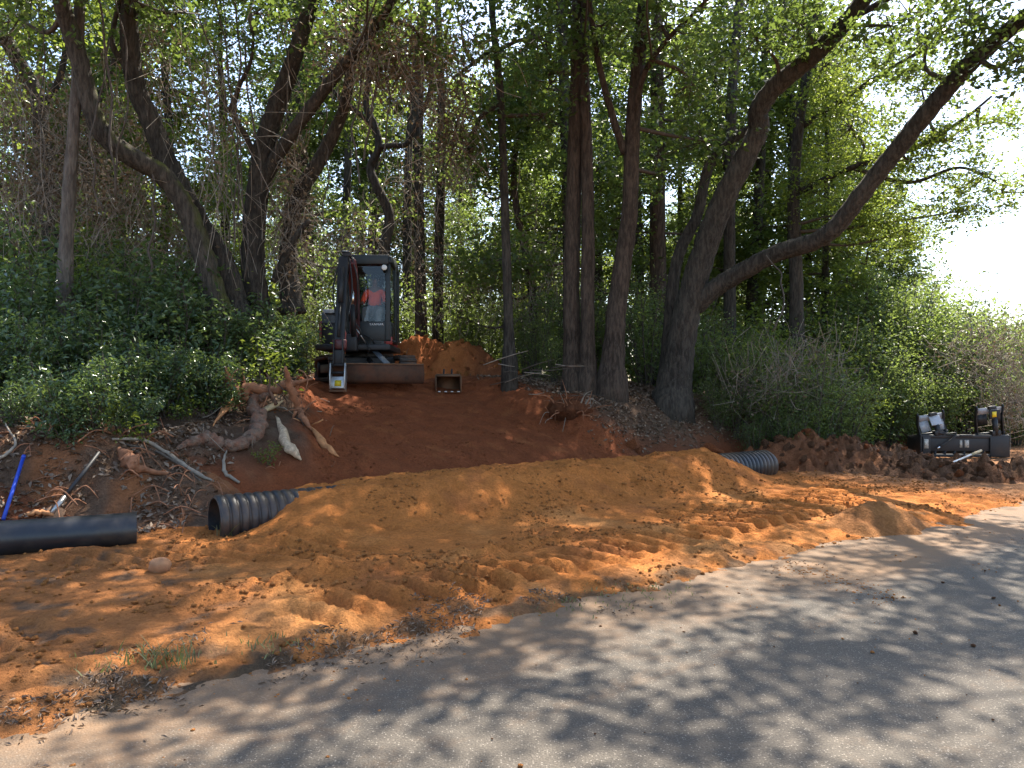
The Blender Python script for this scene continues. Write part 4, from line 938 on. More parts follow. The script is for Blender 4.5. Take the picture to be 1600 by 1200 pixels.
def rootpile_fn(A, S, X, Y):
    d1 = np.sqrt(((X + 5.0) / 1.5) ** 2 + ((Y - 8.85) / .8) ** 2); d2 = np.sqrt(((X + 6.6) / 1.3) ** 2 + ((Y - 8.7) / .8) ** 2); d3 = np.sqrt(((X + 3.7) / 1.0) ** 2 + ((Y - 8.7) / .6) ** 2)
    h = np.maximum(np.maximum(.34 * np.clip(1 - d1, 0, 1) ** .8, .30 * np.clip(1 - d2, 0, 1) ** .8), .2 * np.clip(1 - d3, 0, 1) ** .8)
    return h + sm(.03, .15, h) * (fbm(X, Y, 2.4, 5, 271) * .10 + np.maximum(billow(X, Y, 5, 3, 275), -.1) * .05)
def rootc(X, Y, h):
    w_ = fbm(X, Y, 1.7, 4, 281); k = sm(-.2, .4, w_)[:, None]; c = np.array([.15, .095, .062]) * (1 - k) + np.array([.32, .13, .055]) * k
    return np.concatenate([c, np.ones((len(X), 1))], 1)
RA, RS_ = to_as(-5.0, 8.8)
rr_, ro_ = heap("rooty_dirt_heap", rootpile_fn, RA - 3.0, RA + 2.2, RS_ - 2.2, RS_ + 2.2, .04, rootc, "brown heap of dirt and torn roots behind the smooth black pipe")
# fine torn roots in that heap
mbr = MB()
for _ in range(260):
    x = rng.uniform(-7.5, -3.4); y = rng.uniform(8.0, 9.4); a, s = to_as(x, y)
    h = float(rootpile_fn(np.array([a]), np.array([s]), np.array([x]), np.array([y]))[0])
    if h < .05: continue
    q = np.array([x, y, gz(x, y) + h - .02]) - ro_; d_ = unit([rng.normal(0, 1), rng.normal(-.5, .6), rng.normal(-.2, .35)]); ln = rs3(.15, .5)
    mbr.tube(smooth_path([q, q + d_ * ln * .5 + np.array([0, 0, rs3(.02, .1)]), q + d_ * ln + np.array([0, 0, rs3(-.05, .03)])], 3), rs3(.003, .009), 4, False)
mbr.build("fine_roots", M['root'], rr_)["kind"] = "stuff"

low = [(22, 668), (58, 655), (95, 668), (128, 648), (150, 672), (188, 660), (215, 676), (240, 650), (282, 660), (300, 640), (36, 640), (170, 640), (330, 628), (265, 628), (112, 690), (205, 695)]
for i, (px, py) in enumerate(sorted(low)):
    d = hit(px, py); pr_ = sap if i % 2 else gl_p[i % 3]
    put(pr_, False, (px - 800) / 1200 * d, d, rs3(.55, .95) if i % 2 else rs3(.32, .5), "low leafy sprout on the leaf litter, %s from the left" % ORD[i], "sprout", "low sprouts on the left bank", dz=max(float(rootpile_fn(*[np.array([q]) for q in to_as((px - 800) / 1200 * d, d)], np.array([(px - 800) / 1200 * d]), np.array([d]))[0]) - .04, 0))
# loose clods along the cut at the right of the ramp and on the pad
def scatter_clods(n_, pts, label, group, meshes):
    for i, (px, d, r_) in enumerate(pts):
        x = (px - 800) / 1200 * d; o = bpy.data.objects.new("earth_clod", meshes[i % len(meshes)]); COL.objects.link(o)
        o.location = (x, d, gz(x, d) + r_ * .25); o.rotation_euler = (rs3(0, 6), rs3(0, 6), rs3(0, 6)); o.scale = (r_, r_, r_ * .9); tag(o, label, "clod", group)
cp = [(rng.uniform(965, 1130), rng.uniform(12.9, 14.0), rs3(.05, .16)) for _ in range(46)]
scatter_clods(0, cp, "lump of red earth tumbled at the bank foot behind the sand berm", "red earth lumps on the right bank", clods_red)
x, y = (250 - 800) / 1200 * 6.3, 6.3
bm = bmesh.new(); bmesh.ops.create_icosphere(bm, subdivisions=3, radius=1.0)
for v in bm.verts:
    c = np.array(v.co); v.co = Vector(c * (1 + .3 * float(fbm(np.array([c[0] * 1.1 + 2]), np.array([c[1] * 1.1 + c[2]]), 1.0, 3, 411)[0])) * np.array([.088, .08, .07]))
me = bpy.data.meshes.new("rock"); bm.to_mesh(me); bm.free(); me.materials.append(M['rock'])
for p_ in me.polygons: p_.use_smooth = True
rk = obj("rock", me); rk.location = (x, y, gz(x, y) + .045); tag(rk, "rounded tan rock lying alone on the dirt before the culvert mouth", "rock")

# crumbs (too small and too many to count)
def crumbs(name, n_, fn, mat, smin, smax, label):
    bm = bmesh.new(); bmesh.ops.create_icosphere(bm, subdivisions=1, radius=1.0)
    V0 = np.array([v.co[:] for v in bm.verts]); F0 = np.array([[v.index for v in f.verts] for f in bm.faces]); bm.free()
    a, s, keep = fn(n_); x, y = to_xy(a, s); x, y = x[keep], y[keep]; z = np.maximum(terrain(x, y), np.where(to_as(x, y)[1] < 4.55, 0.004, -9)); n_ = len(x)
    r_ = smin + (smax - smin) * rng.uniform(size=n_) ** 4
    V = V0[None] * (1 + rng.normal(0, .2, (n_, len(V0), 1))) * r_[:, None, None] * np.array([1, 1, .75]) + np.stack([x, y, z + r_ * .35], -1)[:, None, :]
    F = F0[None] + (np.arange(n_) * len(V0))[:, None, None]
    o = obj(name, mesh_np(name, V.reshape(-1, 3), F.reshape(-1, 3)), mat); tag(o, label, "dirt", None, "stuff")
def f_pad(n_):
    a = rng.uniform(-4, 12.5, n_); s = rng.uniform(4.2, 9.0, n_); x, y = to_xy(a, s)
    return a, s, fbm(x, y, 1.1, 3, 301) + .35 * np.exp(-((s - 5.6) / .5) ** 2) + .18 * np.exp(-((s - 7.2) / .5) ** 2) + rng.normal(0, .15, n_) > .22
crumbs("sand_crumbs", 38000, f_pad, M['sand_crumb'], .004, .024, "loose orange crumbs scattered over the graded sand")
def f_ramp(n_):
    a = rng.uniform(3.6, 10.5, n_); s = rng.uniform(8.7, 14, n_); x, y = to_xy(a, s)
    return a, s, fbm(x, y, 1.1, 3, 305) + rng.normal(0, .15, n_) > .1
crumbs("clay_crumbs", 9000, f_ramp, M['clod_red'], .005, .022, "loose red crumbs over the clay ramp")
def f_road(n_):
    a = rng.uniform(-3, 13, n_); s = 4.4 - np.abs(rng.normal(0, 1.1, n_)); x, y = to_xy(a, s)
    return a, s, fbm(x, y, 0.9, 3, 309) + rng.normal(0, .1, n_) > .16
crumbs("road_crumbs", 3200, f_road, M['sand_crumb'], .003, .013, "small crumbs of soil strewn on the asphalt")

def f_drag(n_):
    t = rng.uniform(0, 1, n_); p0 = to_as(*P(1235, 884, 6.75)[:2]); p1 = to_as(*P(1395, 938, 5.68)[:2])
    a = p0[0] * (1 - t) + p1[0] * t + rng.normal(0, .13, n_); s = p0[1] * (1 - t) + p1[1] * t + rng.normal(0, .05, n_); return a, s, np.ones(n_, bool)
crumbs("dragged_clay", 700, f_drag, M['sand_crumb'], .003, .012, "line of orange clay crumbs dragged out onto the asphalt")
def f_bits(n_): return rng.uniform(-2, 9, n_), rng.uniform(.8, 4.0, n_), np.ones(n_, bool)
crumbs("road_debris", 120, f_bits, M['clod'], .004, .016, "dark bits of soil and bark on the asphalt")
# ------------------------------------------------------------------ leaf litter, twigs, grass
def litter(n_):
    a = rng.uniform(-9, 15, n_); s = rng.uniform(8.6, 17, n_); x, y = to_xy(a, s)
    nat = sm(2.6, 1.8, a - (s - 9) * .55) + sm(9.0, 10.2, a) * sm(9.6, 10.3, s)
    k = (rng.uniform(size=n_) < nat) & (fbm(x, y, 1.3, 3, 321) > -.25)
    a, s, x, y = a[k], s[k], x[k], y[k]; z = terrain(x, y)
    h = rootpile_fn(a, s, x, y); z = np.maximum(z, z + h - .03) + rng.uniform(.005, .03, len(x))
    V, F3, T = leaf_kites(np.stack([x, y, z], -1), .085 * rng.uniform(.5, 1.3, len(x)), wr=.45, up=.75, fold=.12)
    mb = MB(); mb.add(V, None, F3, T); tag(mb.build("leaf_litter", M['litter']), "dead brown leaves covering the forest floor and banks", "leaf litter", None, "stuff")
litter(95000)
def verge_litter(n_):
    a = rng.uniform(-3.5, 7, n_); s = 4.45 + rng.normal(0, .26, n_); x, y = to_xy(a, s)
    k = fbm(x, y, 1.0, 3, 331) > .02 + .3 * sm(2, 4, a); a, s, x, y = a[k], s[k], x[k], y[k]; z = np.maximum(terrain(x, y), .004) + rng.uniform(.004, .015, len(x))
    V, F3, T = leaf_kites(np.stack([x, y, z], -1), .034 * rng.uniform(.4, 1.6, len(x)), wr=.22, up=.85)
    mb = MB(); mb.add(V, None, F3, T); tag(mb.build("verge_litter", M['litter']), "dry leaves and stalks along the crumbled road edge", "leaf litter", None, "stuff")
verge_litter(12000)
def tuft(px, d, n_, h, label, spread=.12):
    x = (px - 800) / 1200 * d; y = d; mb = MB()
    for _ in range(n_):
        b_ = np.array([rng.normal(0, spread), rng.normal(0, spread * .6), 0]); t = b_ + np.array([rng.normal(0, .5), rng.normal(0, .5), 1.0]) * h * rs3(.4, 1); sd = unit([rng.normal(), rng.normal(), 0]) * .004
        md = (b_ + t) / 2 + np.array([0, 0, h * .12]); tt = rng.uniform()
        mb.add([b_ - sd, b_ + sd, md + sd * .8, md - sd * .8, t], [[0, 1, 2, 3]], [[3, 2, 4]], np.full(5, tt))
    o = mb.build("grass_tuft", M['grass']); o.location = (x, y, max(gz(x, y), 0)); tag(o, label, "grass", None, "stuff")
tuft(252, 4.25, 60, .13, "pale grass tuft on dead leaves at the road edge"); tuft(215, 4.3, 120, .05, "flattened straw beside the pale grass tuft", .2)
tuft(870, 5.55, 120, .032, "short green grass along the road edge", .3); tuft(960, 5.9, 120, .032, "short green grass strip where sand meets asphalt", .3); tuft(420, 4.55, 60, .05, "sparse green weeds at the road edge", .15); tuft(355, 7.75, 12, .16, "green sprig before the culvert mouth", .06)

# ------------------------------------------------------------------ stumps, roots, logs on the left of the ramp
def limbobj(name, rows, mat, label, cat, group=None, k=10, wob=.08, m_=5, flat=None):
    rows = [(r[0], r[1], r[2] if r[2] > 3 else min(hit(r[0], r[1]), 11.6) - r[2], r[3]) for r in rows]
    cp_ = np.array([[*P(r[0], r[1], r[2]), r[3] / 2] for r in rows]); cp_[:, 3] *= 1 + min(wob * .7, .22) * rng.uniform(-1, 1, len(cp_))
    if wob > .27: m_ = 2
    sp = smooth_path(cp_, m_); sp[1:-1, :3] += rng.normal(0, .22, (len(sp) - 2, 3)) * sp[1:-1, 3:4]; sp[:, 3] = np.maximum(sp[:, 3], .003); o0 = sp[0, :3].copy()
    o = MB().tube(sp[:, :3] - o0, sp[:, 3], k, True, wob=wob).build(name, mat, None, wob <= .27); o.location = tuple(o0); tag(o, label, cat, group); return o
D0 = 10.4
limbobj("curved_log", [(276, 702, .04, .04), (300, 690, .06, .12), (325, 688, .08, .17), (350, 698, .10, .15), (378, 694, .12, .17), (402, 672, .14, .19), (404, 650, .20, .18), (394, 636, .30, .16), (400, 624, .32, .14), (418, 614, .32, .12)], M['log'], "thick curved clay-stained log bent like a hook among the upturned roots", "log", k=14, wob=.16, m_=8)
limbobj("forked_stub", [(405, 652, .24, .10), (416, 640, .24, .09), (432, 634, .22, .07), (442, 626, .22, .015)], M['handle'], "tan splintered side branch of the curved log", "wood", wob=.28, k=7)
limbobj("white_splinter", [(431, 650, .10, .02), (436, 664, .12, .10), (441, 682, .12, .13), (450, 697, .12, .13), (460, 706, .10, .11), (470, 719, .06, .02)], M['wood'], "long white splintered slab of wood standing in the red cut", "wood", wob=.45, k=6)
limbobj("pale_splinter", [(370, 614, .25, .015), (360, 628, .25, .09), (350, 640, .25, .10), (341, 652, .22, .07), (333, 666, .18, .015)], M['wood_orange'], "torn orange-brown strip of wood hanging left of the curved log", "wood", wob=.45, k=6)
limbobj("orange_splinter", [(484, 666, .06, .02), (495, 682, .08, .11), (508, 696, .08, .12), (520, 706, .06, .09), (530, 714, .03, .015)], M['wood_orange'], "bright orange split root sloping down at the ramp edge", "wood", wob=.45, k=6)
limbobj("upright_root", [(352, 572, .55, .03), (356, 588, .50, .10), (364, 606, .42, .13), (378, 618, .36, .15), (396, 624, .30, .14), (416, 632, .2, .10)], M['root'], "thick clay-red root standing upright at the top of the cut", "root", wob=.22)
limbobj("cross_root", [(372, 614, .35, .15), (398, 606, .35, .13), (424, 612, .30, .10), (446, 602, .30, .12), (466, 597, .3, .08), (488, 592, .3, .03)], M['root'], "red root running level across the top of the cut", "root", wob=.26)
limbobj("steep_root", [(446, 573, .7, .03), (450, 592, .55, .09), (457, 615, .40, .12), (466, 638, .26, .10), (476, 656, .16, .09), (486, 672, .06, .03)], M['root'], "reddish root dropping steeply beside the clay ramp", "root", wob=.24)
limbobj("forked_stick", [(374, 754, .04, .03), (352, 738, .05, .045), (350, 720, .06, .035), (355, 700, .05, .015)], M['dry_twig'], "pale bent stick just above the culvert mouth", "stick")
limbobj("fallen_branch", [(175, 686, .05, .03), (225, 688, .06, .04), (262, 708, .06, .05), (300, 735, .05, .06), (334, 752, .04, .02)], M['dry_twig'], "long pale fallen branch sloping down to the culvert mouth", "branch")
limbobj("fallen_branch", [(195, 694, .05, .02), (245, 706, .05, .03), (285, 729, .05, .03), (315, 752, .04, .015)], M['twig'], "thin dark fallen branch under the long pale one", "branch")
limbobj("stump", [(186, 700, .02, .05), (194, 712, .05, .14), (204, 724, .06, .16), (216, 732, .05, .12), (262, 741, .02, .04)], M['root'], "reddish brown stub with a root trailing right, on the dirt heap", "root", wob=.25)
limbobj("mossy_log", [(-40, 702, 9.75, .15), (10, 696, 9.75, .16), (50, 688, 9.8, .14), (86, 677, 9.85, .06)], M['bark_moss2'], "short moss-covered green log at the left foot of the bank", "log", k=12, wob=.22)
limbobj("mossy_branch", [(262, 640, .08, .06), (300, 628, .08, .11), (338, 610, .08, .08)], M['moss'], "mossy green branch lying on the bank above the hollow", "branch", wob=.22)
limbobj("grey_branch", [(-10, 722, .1, .03), (15, 705, .12, .03), (24, 690, .14, .025), (12, 668, .2, .02), (6, 655, .25, .015)], M['dry_twig'], "kinked grey branch leaning at the far left edge", "branch")
for i in range(26):
    px = rng.uniform(250, 520); py = rng.uniform(600, 735); d = hit(px, py) - .06; ln = rs3(10, 48); an = rng.uniform(0, 6.28)
    limbobj("thin_root", [(px, py, d, .012), (px + ln * .5 * math.cos(an), py + ln * .5 * math.sin(an) + rs3(-6, 6), d - .1, .012), (px + ln * math.cos(an), py + ln * math.sin(an), d - .15, .004)], M['dry_twig'] if i % 3 else M['root'], "thin torn rootlet sticking out of the cut left of the ramp", "root", "thin rootlets in the left cut", k=5, m_=3)
# upturned roots in the left cut
ur0 = P(400, 640, hit(400, 640) - .05); ur = empty("upturned_roots", tuple(ur0))
for i in range(64):
    st = np.array([rng.normal(0, .42), rng.normal(0, .10), rng.normal(0, .26)]); an = rng.uniform(0, 6.28); ln = rs3(.2, .75)
    dr = unit([math.cos(an), -abs(rng.normal(.25, .25)), math.sin(an) * .8]); p_ = [st]; dd = dr.copy()
    for q in range(4): dd = unit(dd + rng.normal(0, .38, 3) + np.array([0, 0, -.08])); p_.append(p_[-1] + dd * ln * .25)
    pts = smooth_path(p_, 3); r0 = rs3(.006, .034) if i % 3 else rs3(.005, .014)
    MB().tube(pts, np.linspace(r0, r0 * .25, len(pts)), 6, True, wob=.15).build("root", M[('root', 'wood_orange', 'root', 'twig', 'root', 'log')[i % 6]], ur, True)
tag(ur, "tangle of clay-red torn roots in the cut left of the ramp", "roots")
# the root ball on the right side of the ramp
rb0 = P(890, 642, hit(890, 650) + .1)
rbz = empty("root_ball", tuple(rb0))
bm = bmesh.new(); bmesh.ops.create_icosphere(bm, subdivisions=4, radius=1.0)
for v in bm.verts:
    c = np.array(v.co); k = 1 + .35 * float(fbm(np.array([c[0] * 1.5 + 3]), np.array([c[1] * 1.5 + c[2] * 1.2]), 1.0, 4, 401)[0]); v.co = Vector(c * k * np.array([.42, .32, .22]))
me = bpy.data.meshes.new("soil"); bm.to_mesh(me); bm.free(); me.materials.append(M['clod_dark'])
for p_ in me.polygons: p_.use_smooth = True
obj("soil", me, None, rbz)
for i in range(30):
    an = rng.uniform(-2.6, .5) if i % 4 else rng.uniform(0, 6.28); el = rng.normal(0.1, .35)
    dr = unit([math.cos(an), -abs(rng.normal(.5, .3)), el]); st = dr * np.array([.34, .27, .18]); ln = rs3(.15, .5)
    pts = smooth_path([st, st + dr * ln * .5 + rng.normal(0, .05, 3), st + dr * ln + np.array([0, 0, rs3(-.16, .1)])], 4)
    MB().tube(pts, np.linspace(rs3(.005, .02), .003, len(pts)), 5, True).build("root", M['dry_twig'] if i % 4 == 0 else M['root'], rbz, True)
tag(rbz, "clump of torn pale roots in red soil at the right side of the ramp", "root ball")
for i in range(16):
    px = rng.uniform(740, 900); py = rng.uniform(568, 625); d = min(hit(px, py), 15.5) - .08; ln = rs3(20, 75); sl2 = rs3(-.35, .25)
    limbobj("bank_stick", [(px, py, d, .016), (px + ln * .5, py + ln * .5 * sl2 + rs3(-3, 3), d - .1, .014), (px + ln, py + ln * sl2, d - .1, .006)], M['dry_twig'] if i % 2 else M['twig'], "broken stick lying on the bank right of the ramp", "stick", "sticks on the right bank", k=5, m_=3)

# ------------------------------------------------------------------ hand tools
def rod(name, p0, p1, r_, mat, parent=None): return MB().tube(np.array([p0, (np.array(p0) + np.array(p1)) / 2, p1]), r_, 10, True).build(name, mat, parent, True)
q0, q1 = P(5, 812, hit(5, 806) - .06), P(37, 713, hit(37, 740) + .02)
bp = empty("blue_pole", tuple(q0)); rod("handle", (0, 0, 0), q1 - q0, .019, M['blue'], bp)
rod("end_cap", (q1 - q0) * .97, (q1 - q0) * 1.01, .022, M['blue'], bp); tag(bp, "blue-handled pole leaning on the dirt heap behind the smooth pipe", "tool")
b0 = P(78, 806, hit(78, 800) - .08); sh = empty("black_shovel", tuple(b0)); t0 = P(155, 707, hit(150, 722) - .05) - b0; j = t0 * .25
rod("handle", j, t0, .021, M['black'], sh); rod("socket", np.array([0, 0, 0]) + (j * .15), j * 1.15, .026, M['steel'], sh)
ax = unit(j); sdv = unit(np.cross(ax, (0, -1, .2))); nrm = np.cross(ax, sdv); V = []
for t, w_ in ((.12, .09), (0, .115), (-.14, .115), (-.22, .08), (-.27, .01)):
    for q in (-1, -.5, 0, .5, 1): V.append(ax * t + sdv * w_ * q + nrm * (.03 * q * q))
V = np.array(V); F4 = [[r_ * 5 + c, r_ * 5 + c + 1, r_ * 5 + c + 6, r_ * 5 + c + 5] for r_ in range(4) for c in range(4)]
bl = MB().add(V, F4).build("blade", M['mud_steel'], sh, True); sm_ = bl.modifiers.new("t", 'SOLIDIFY'); sm_.thickness = .004
tag(sh, "black-handled shovel standing against the dirt heap", "shovel")
limbobj("wood_scrap", [(42, 804, .06, .05), (62, 801, .06, .06), (84, 804, .06, .05)], M['wood_orange'], "short orange-brown scrap of wood at the foot of the black shovel", "wood", k=4, wob=0)
h0 = P(1452, 738, 13.0); rk_ = empty("long_tool", tuple(h0)); h1 = P(1533, 704, 13.9) - h0
rod("handle", (0, 0, 0), h1 * .8, .02, M['steel'], rk_); rod("grip", h1 * .8, h1, .023, M['handle'], rk_)
MB().box((0, 0, -.01), (.34, .05, .05), ('Z', .7)).build("head", M['mud_steel'], rk_, bevel=.008)
tag(rk_, "long-handled tool lying across the clod heap before the black grapple", "tool")

# ------------------------------------------------------------------ root grapple attachment
def grapple():
    x, y = (1506 - 800) / 1200 * 16.2, 16.2
    g = empty("root_grapple", (x, y, gz(x, y) + .02), R(-2))
    W, z0 = 1.84, 0.0
    H = .46
    for q in (-W / 2, W / 2 - .025): MB().prism([(-.05, 0), (.55, 0), (.62, .10), (.50, H - .04), (.02, H + .02), (-.05, H)], q, q + .025).build("side_plate", M['black'], g, bevel=.004)
    MB().box((0, 0.0, H - .03), (W - .055, .11, .07)).build("top_beam", M['black'], g, bevel=.01)
    MB().box((-.10, -.02, .265), (W - .26, .03, .28)).build("back_plate", M['black'], g, bevel=.005)
    MB().box((.70, -.05, .22), (.38, .03, .42)).build("mount_plate", M['black'], g, bevel=.005)
    MB().box((-.80, -.05, .22), (.16, .03, .42)).build("mount_plate", M['black'], g, bevel=.005)
    MB().box((0, -.01, .03), (W - .055, .09, .06)).build("bottom_beam", M['black'], g, bevel=.008)
    for i in range(9):
        xx = -W / 2 + .12 + i * (W - .24) / 8
        MB().prism([(-.03, .02), (.55, .0), (.75, .04), (.74, .07), (.5, .06), (.10, .14), (-.03, .14)], xx - .016, xx + .016).build("tine", M['black'], g)
    MB().box((.02, -.045, H - .01), (.26, .06, .05)).build("coupler_lip", M['black'], g, bevel=.008)
    MB().box((-.08, -.039, .28), (.05, .006, .16)).build("label_plate", M['decal'], g); MB().box((.04, -.039, .28), (.09, .006, .16)).build("label_plate", M['decal'], g)
    MB().box((-.81, -.069, .28), (.085, .006, .2)).build("label_plate", M['decal'], g)
    def jaw(cx, z1, tilt, lit):
        hw = .27; zb_ = H; jw = empty('upper_jaw'); jw.parent = g; th = R(-9 if lit else -5); jw.matrix_local = Matrix.Translation((cx, 0, H)) @ Matrix.Rotation(th, 4, 'Y') @ Matrix.Translation((-cx, 0, -H))
        for s_ in (-1, 1):
            q = cx + s_ * hw; e = -s_ * .0
            MB().prism([(.06, zb_ - .02), (.16, zb_ - .02), (.10 + tilt, z1 - .2), (.04 + tilt, z1 + .02), (-.02 + tilt, z1 + .06), (-.05 + tilt, z1), (.02 + tilt, z1 - .22)], q - .013, q + .013).build("jaw_arm", M['black'], jw, bevel=.004)
        MB().bar((cx, .0 + tilt, z1 - .0), (cx, .03 + tilt, z1 - .13), .014, 2 * hw - .04, (1, 0, 0)).build("jaw_plate", M['plate'], jw)
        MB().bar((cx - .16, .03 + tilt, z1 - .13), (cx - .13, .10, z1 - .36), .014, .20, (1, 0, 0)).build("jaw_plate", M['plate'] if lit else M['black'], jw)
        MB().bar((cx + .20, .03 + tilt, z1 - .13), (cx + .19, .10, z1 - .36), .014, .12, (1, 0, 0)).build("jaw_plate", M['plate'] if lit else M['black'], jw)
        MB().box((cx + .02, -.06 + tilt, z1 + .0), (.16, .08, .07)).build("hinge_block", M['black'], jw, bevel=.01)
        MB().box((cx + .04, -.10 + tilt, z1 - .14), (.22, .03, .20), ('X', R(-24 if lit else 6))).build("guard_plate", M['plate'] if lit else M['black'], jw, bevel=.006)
        rod("cylinder", (cx + .05, -.02, zb_), (cx + .05, -.05 + tilt * .5, z1 - .22), .055, M['black'], jw); rod("cylinder_rod", (cx + .05, -.05 + tilt * .5, z1 - .24), (cx + .05, -.05 + tilt, z1 - .06), .024, M['chrome'], jw)
        MB().box((cx + .05, 0, zb_ + .04), (.18, .13, .11)).build("cylinder_lug", M['black'], jw, bevel=.01)
        rod("pivot_pin", (cx - hw - .04, .11, zb_ + .03), (cx + hw + .04, .11, zb_ + .03), .03, M['black'], jw)
        return jw
    jl = jaw(-.58, .90, .10, True); jr = jaw(.60, 1.04, .04, False)
    MB().box((.62, -.082, .90), (.088, .006, .115), ('X', R(6))).build("warning_label", M['yellow'], jr)
    for k in range(2):
        pts = smooth_path([(-.60, -.05, .52), (-.38, -.09, .50 - k * .03), (-.22, -.11, .51 - k * .04), (-.30, -.12, .40 - k * .02), (-.55, -.10, .20 + k * .03)], 5)
        MB().tube(pts, .013, 6, True).build("hose", M['hose'], g, True)
    rod("hose_end", (-.55, -.10, .22), (-.60, -.10, .18), .017, M['chrome'], g)
    tag(g, "black root grapple attachment with two upright jaws, standing behind the clod heap", "attachment")
grapple()

# ------------------------------------------------------------------ excavator
EX, EY = (568 - 800) / 1200 * 15.9, 15.9
EZ = gz(EX, EY) + 0.02
ex = empty("mini_excavator", (EX, EY, EZ), R(2))
tag(ex, "red and black mini excavator parked at the top of the clay ramp", "excavator")
def excavator():
    UY = R(20)
    Ru = Matrix.Rotation(UY, 4, 'Z')
    def under(o): o.matrix_local = Ru; return o
    # tracks
    for sx in (-1, 1):
        cx = sx * .70; hl, r_ = .80, .235; tr = empty("track"); tr.parent = ex; tr.matrix_local = Ru
        path = []
        for i in range(9): an = R(90 + 180 * i / 8); path.append((-hl + r_ * math.cos(an), .25 + r_ * math.sin(an)))
        for i in range(9): an = R(270 + 180 * i / 8); path.append((hl + r_ * math.cos(an), .25 + r_ * math.sin(an)))
        inner = [(p[0] * .93, .25 + (p[1] - .25) * .8) for p in path]
        mb = MB(); n_ = len(path); V = []
        for q in (cx - .16, cx + .16):
            for p in path: V.append((q, p[0], p[1]))
            for p in inner: V.append((q, p[0], p[1]))
        F4 = []
        for i in range(n_):
            k = (i + 1) % n_
            F4 += [[i, k, 2 * n_ + k, 2 * n_ + i], [n_ + k, n_ + i, 3 * n_ + i, 3 * n_ + k], [k, i, n_ + i, n_ + k], [2 * n_ + i, 2 * n_ + k, 3 * n_ + k, 3 * n_ + i]]
        mb.add(V, F4); mb.build("belt", M['rubber'], tr)
        per = 4 * hl + 2 * math.pi * r_; ns_ = 34; sm2 = MB().box((0, 0, 0), (.33, .05, .034)).mesh("shoe"); sm2.materials.append(M['rubber'])
        for i in range(ns_):
            t = (i + .5) / ns_ * per
            if t < 2 * hl: yy, zz, an = -hl + t, .25 + r_ + .012, 0
            elif t < 2 * hl + math.pi * r_: q = (t - 2 * hl) / r_; yy, zz, an = hl + (r_ + .012) * math.sin(q), .25 + (r_ + .012) * math.cos(q), -q
            elif t < 4 * hl + math.pi * r_: q = t - 2 * hl - math.pi * r_; yy, zz, an = hl - q, .25 - r_ - .012, math.pi
            else: q = (t - 4 * hl - math.pi * r_) / r_; yy, zz, an = -hl - (r_ + .012) * math.sin(q), .25 - (r_ + .012) * math.cos(q), math.pi - q
            o = bpy.data.objects.new("track_shoe", sm2); COL.objects.link(o); o.parent = tr; o.location = (cx, yy, zz); o.rotation_euler = (an, 0, 0)
        for yy in (-hl, hl): MB().tube(np.array([(cx - .12, yy, .25), (cx, yy, .25), (cx + .12, yy, .25)]), .17, 16).build("drive_wheel", M['black'], tr)
        MB().box((cx, 0, .25), (.18, 1.5, .18)).build("track_frame", M['black'], tr, bevel=.02)
    under(MB().box((0, 0, .36), (1.15, .8, .26)).build("undercarriage", M['black'], ex, bevel=.03))
    MB().tube(np.array([(0, 0, .45), (0, 0, .52), (0, 0, .60)]), .36, 24).build("swing_ring", M['black'], ex)
    # dozer blade with a curved face
    poly = [(-1.50, -.06), (-1.58, .0), (-1.60, .11), (-1.56, .24), (-1.52, .305), (-1.49, .305), (-1.52, .23), (-1.545, .11), (-1.53, .01), (-1.46, -.04)]
    under(MB().prism(poly, -.86, .86).build("dozer_blade", M['blademud'], ex))
    under(MB().box((0, -1.512, .313), (1.72, .06, .022)).build("blade_edge", M['mud_steel'], ex, bevel=.004))
    for sx in (-.34, .34): under(MB().bar((sx, -1.50, .2), (sx, -.5, .3), .09, .12).build("blade_arm", M['black'], ex, bevel=.01))
    under(rod("blade_cylinder", (.0, -1.1, .30), (.0, -.55, .42), .05, M['black'], ex)); under(rod("blade_cylinder_rod", (.0, -1.5, .22), (.0, -1.1, .30), .028, M['chrome'], ex))
    under(MB().bar((.16, -1.46, .33), (.05, -.75, .62), .13, .012).build("step_plate", M['grey'], ex))
    # house
    MB().box((-.08, .10, .66), (1.46, 1.9, .12)).build("deck", M['black'], ex, bevel=.02)
    MB().prism([(-.30, .70), (1.05, .70), (1.12, 1.0), (1.05, 1.35), (.85, 1.47), (-.20, 1.47), (-.30, 1.36)], -.80, -.40).build("engine_hood", M['grey'], ex, bevel=.035)
    MB().prism([(-.33, .66), (1.0, .66), (1.06, .95), (1.0, 1.22), (-.24, 1.22), (-.33, 1.10)], -.84, -.795).build("side_panel", M['red'], ex, bevel=.012)
    MB().box((-.815, -.335, .93), (.05, .03, .52)).build("front_panel", M['red'], ex, bevel=.008)
    MB().box((-.60, -.345, 1.36), (.26, .02, .03)).build("hood_grille", M['black'], ex)
    MB().box((-.60, -.33, .95), (.36, .05, .46)).build("tool_box", M['black'], ex, bevel=.02)
    n8 = [(math.sin(R(t)) * .92, .28 + math.cos(R(t)) * .86) for t in range(-78, 79, 12)]
    V = []; 
    for z in (.62, .95):
        for p in n8: V.append((p[0] * .78 - .05, p[1], z))
        for p in n8: V.append((p[0] * .55 - .05, p[1] - .25, z))
    k = len(n8); F4 = []
    for i in range(k - 1): F4 += [[i, i + 1, 2 * k + i + 1, 2 * k + i], [k + i + 1, k + i, 3 * k + i, 3 * k + i + 1], [2 * k + i, 2 * k + i + 1, 3 * k + i + 1, 3 * k + i], [i + 1, i, k + i, k + i + 1]]
    F4 += [[0, 2 * k, 3 * k, k], [k - 1, 2 * k - 1, 4 * k - 1, 3 * k - 1]]
    MB().add(V, F4).build("counterweight", M['red'], ex, bevel=.02)
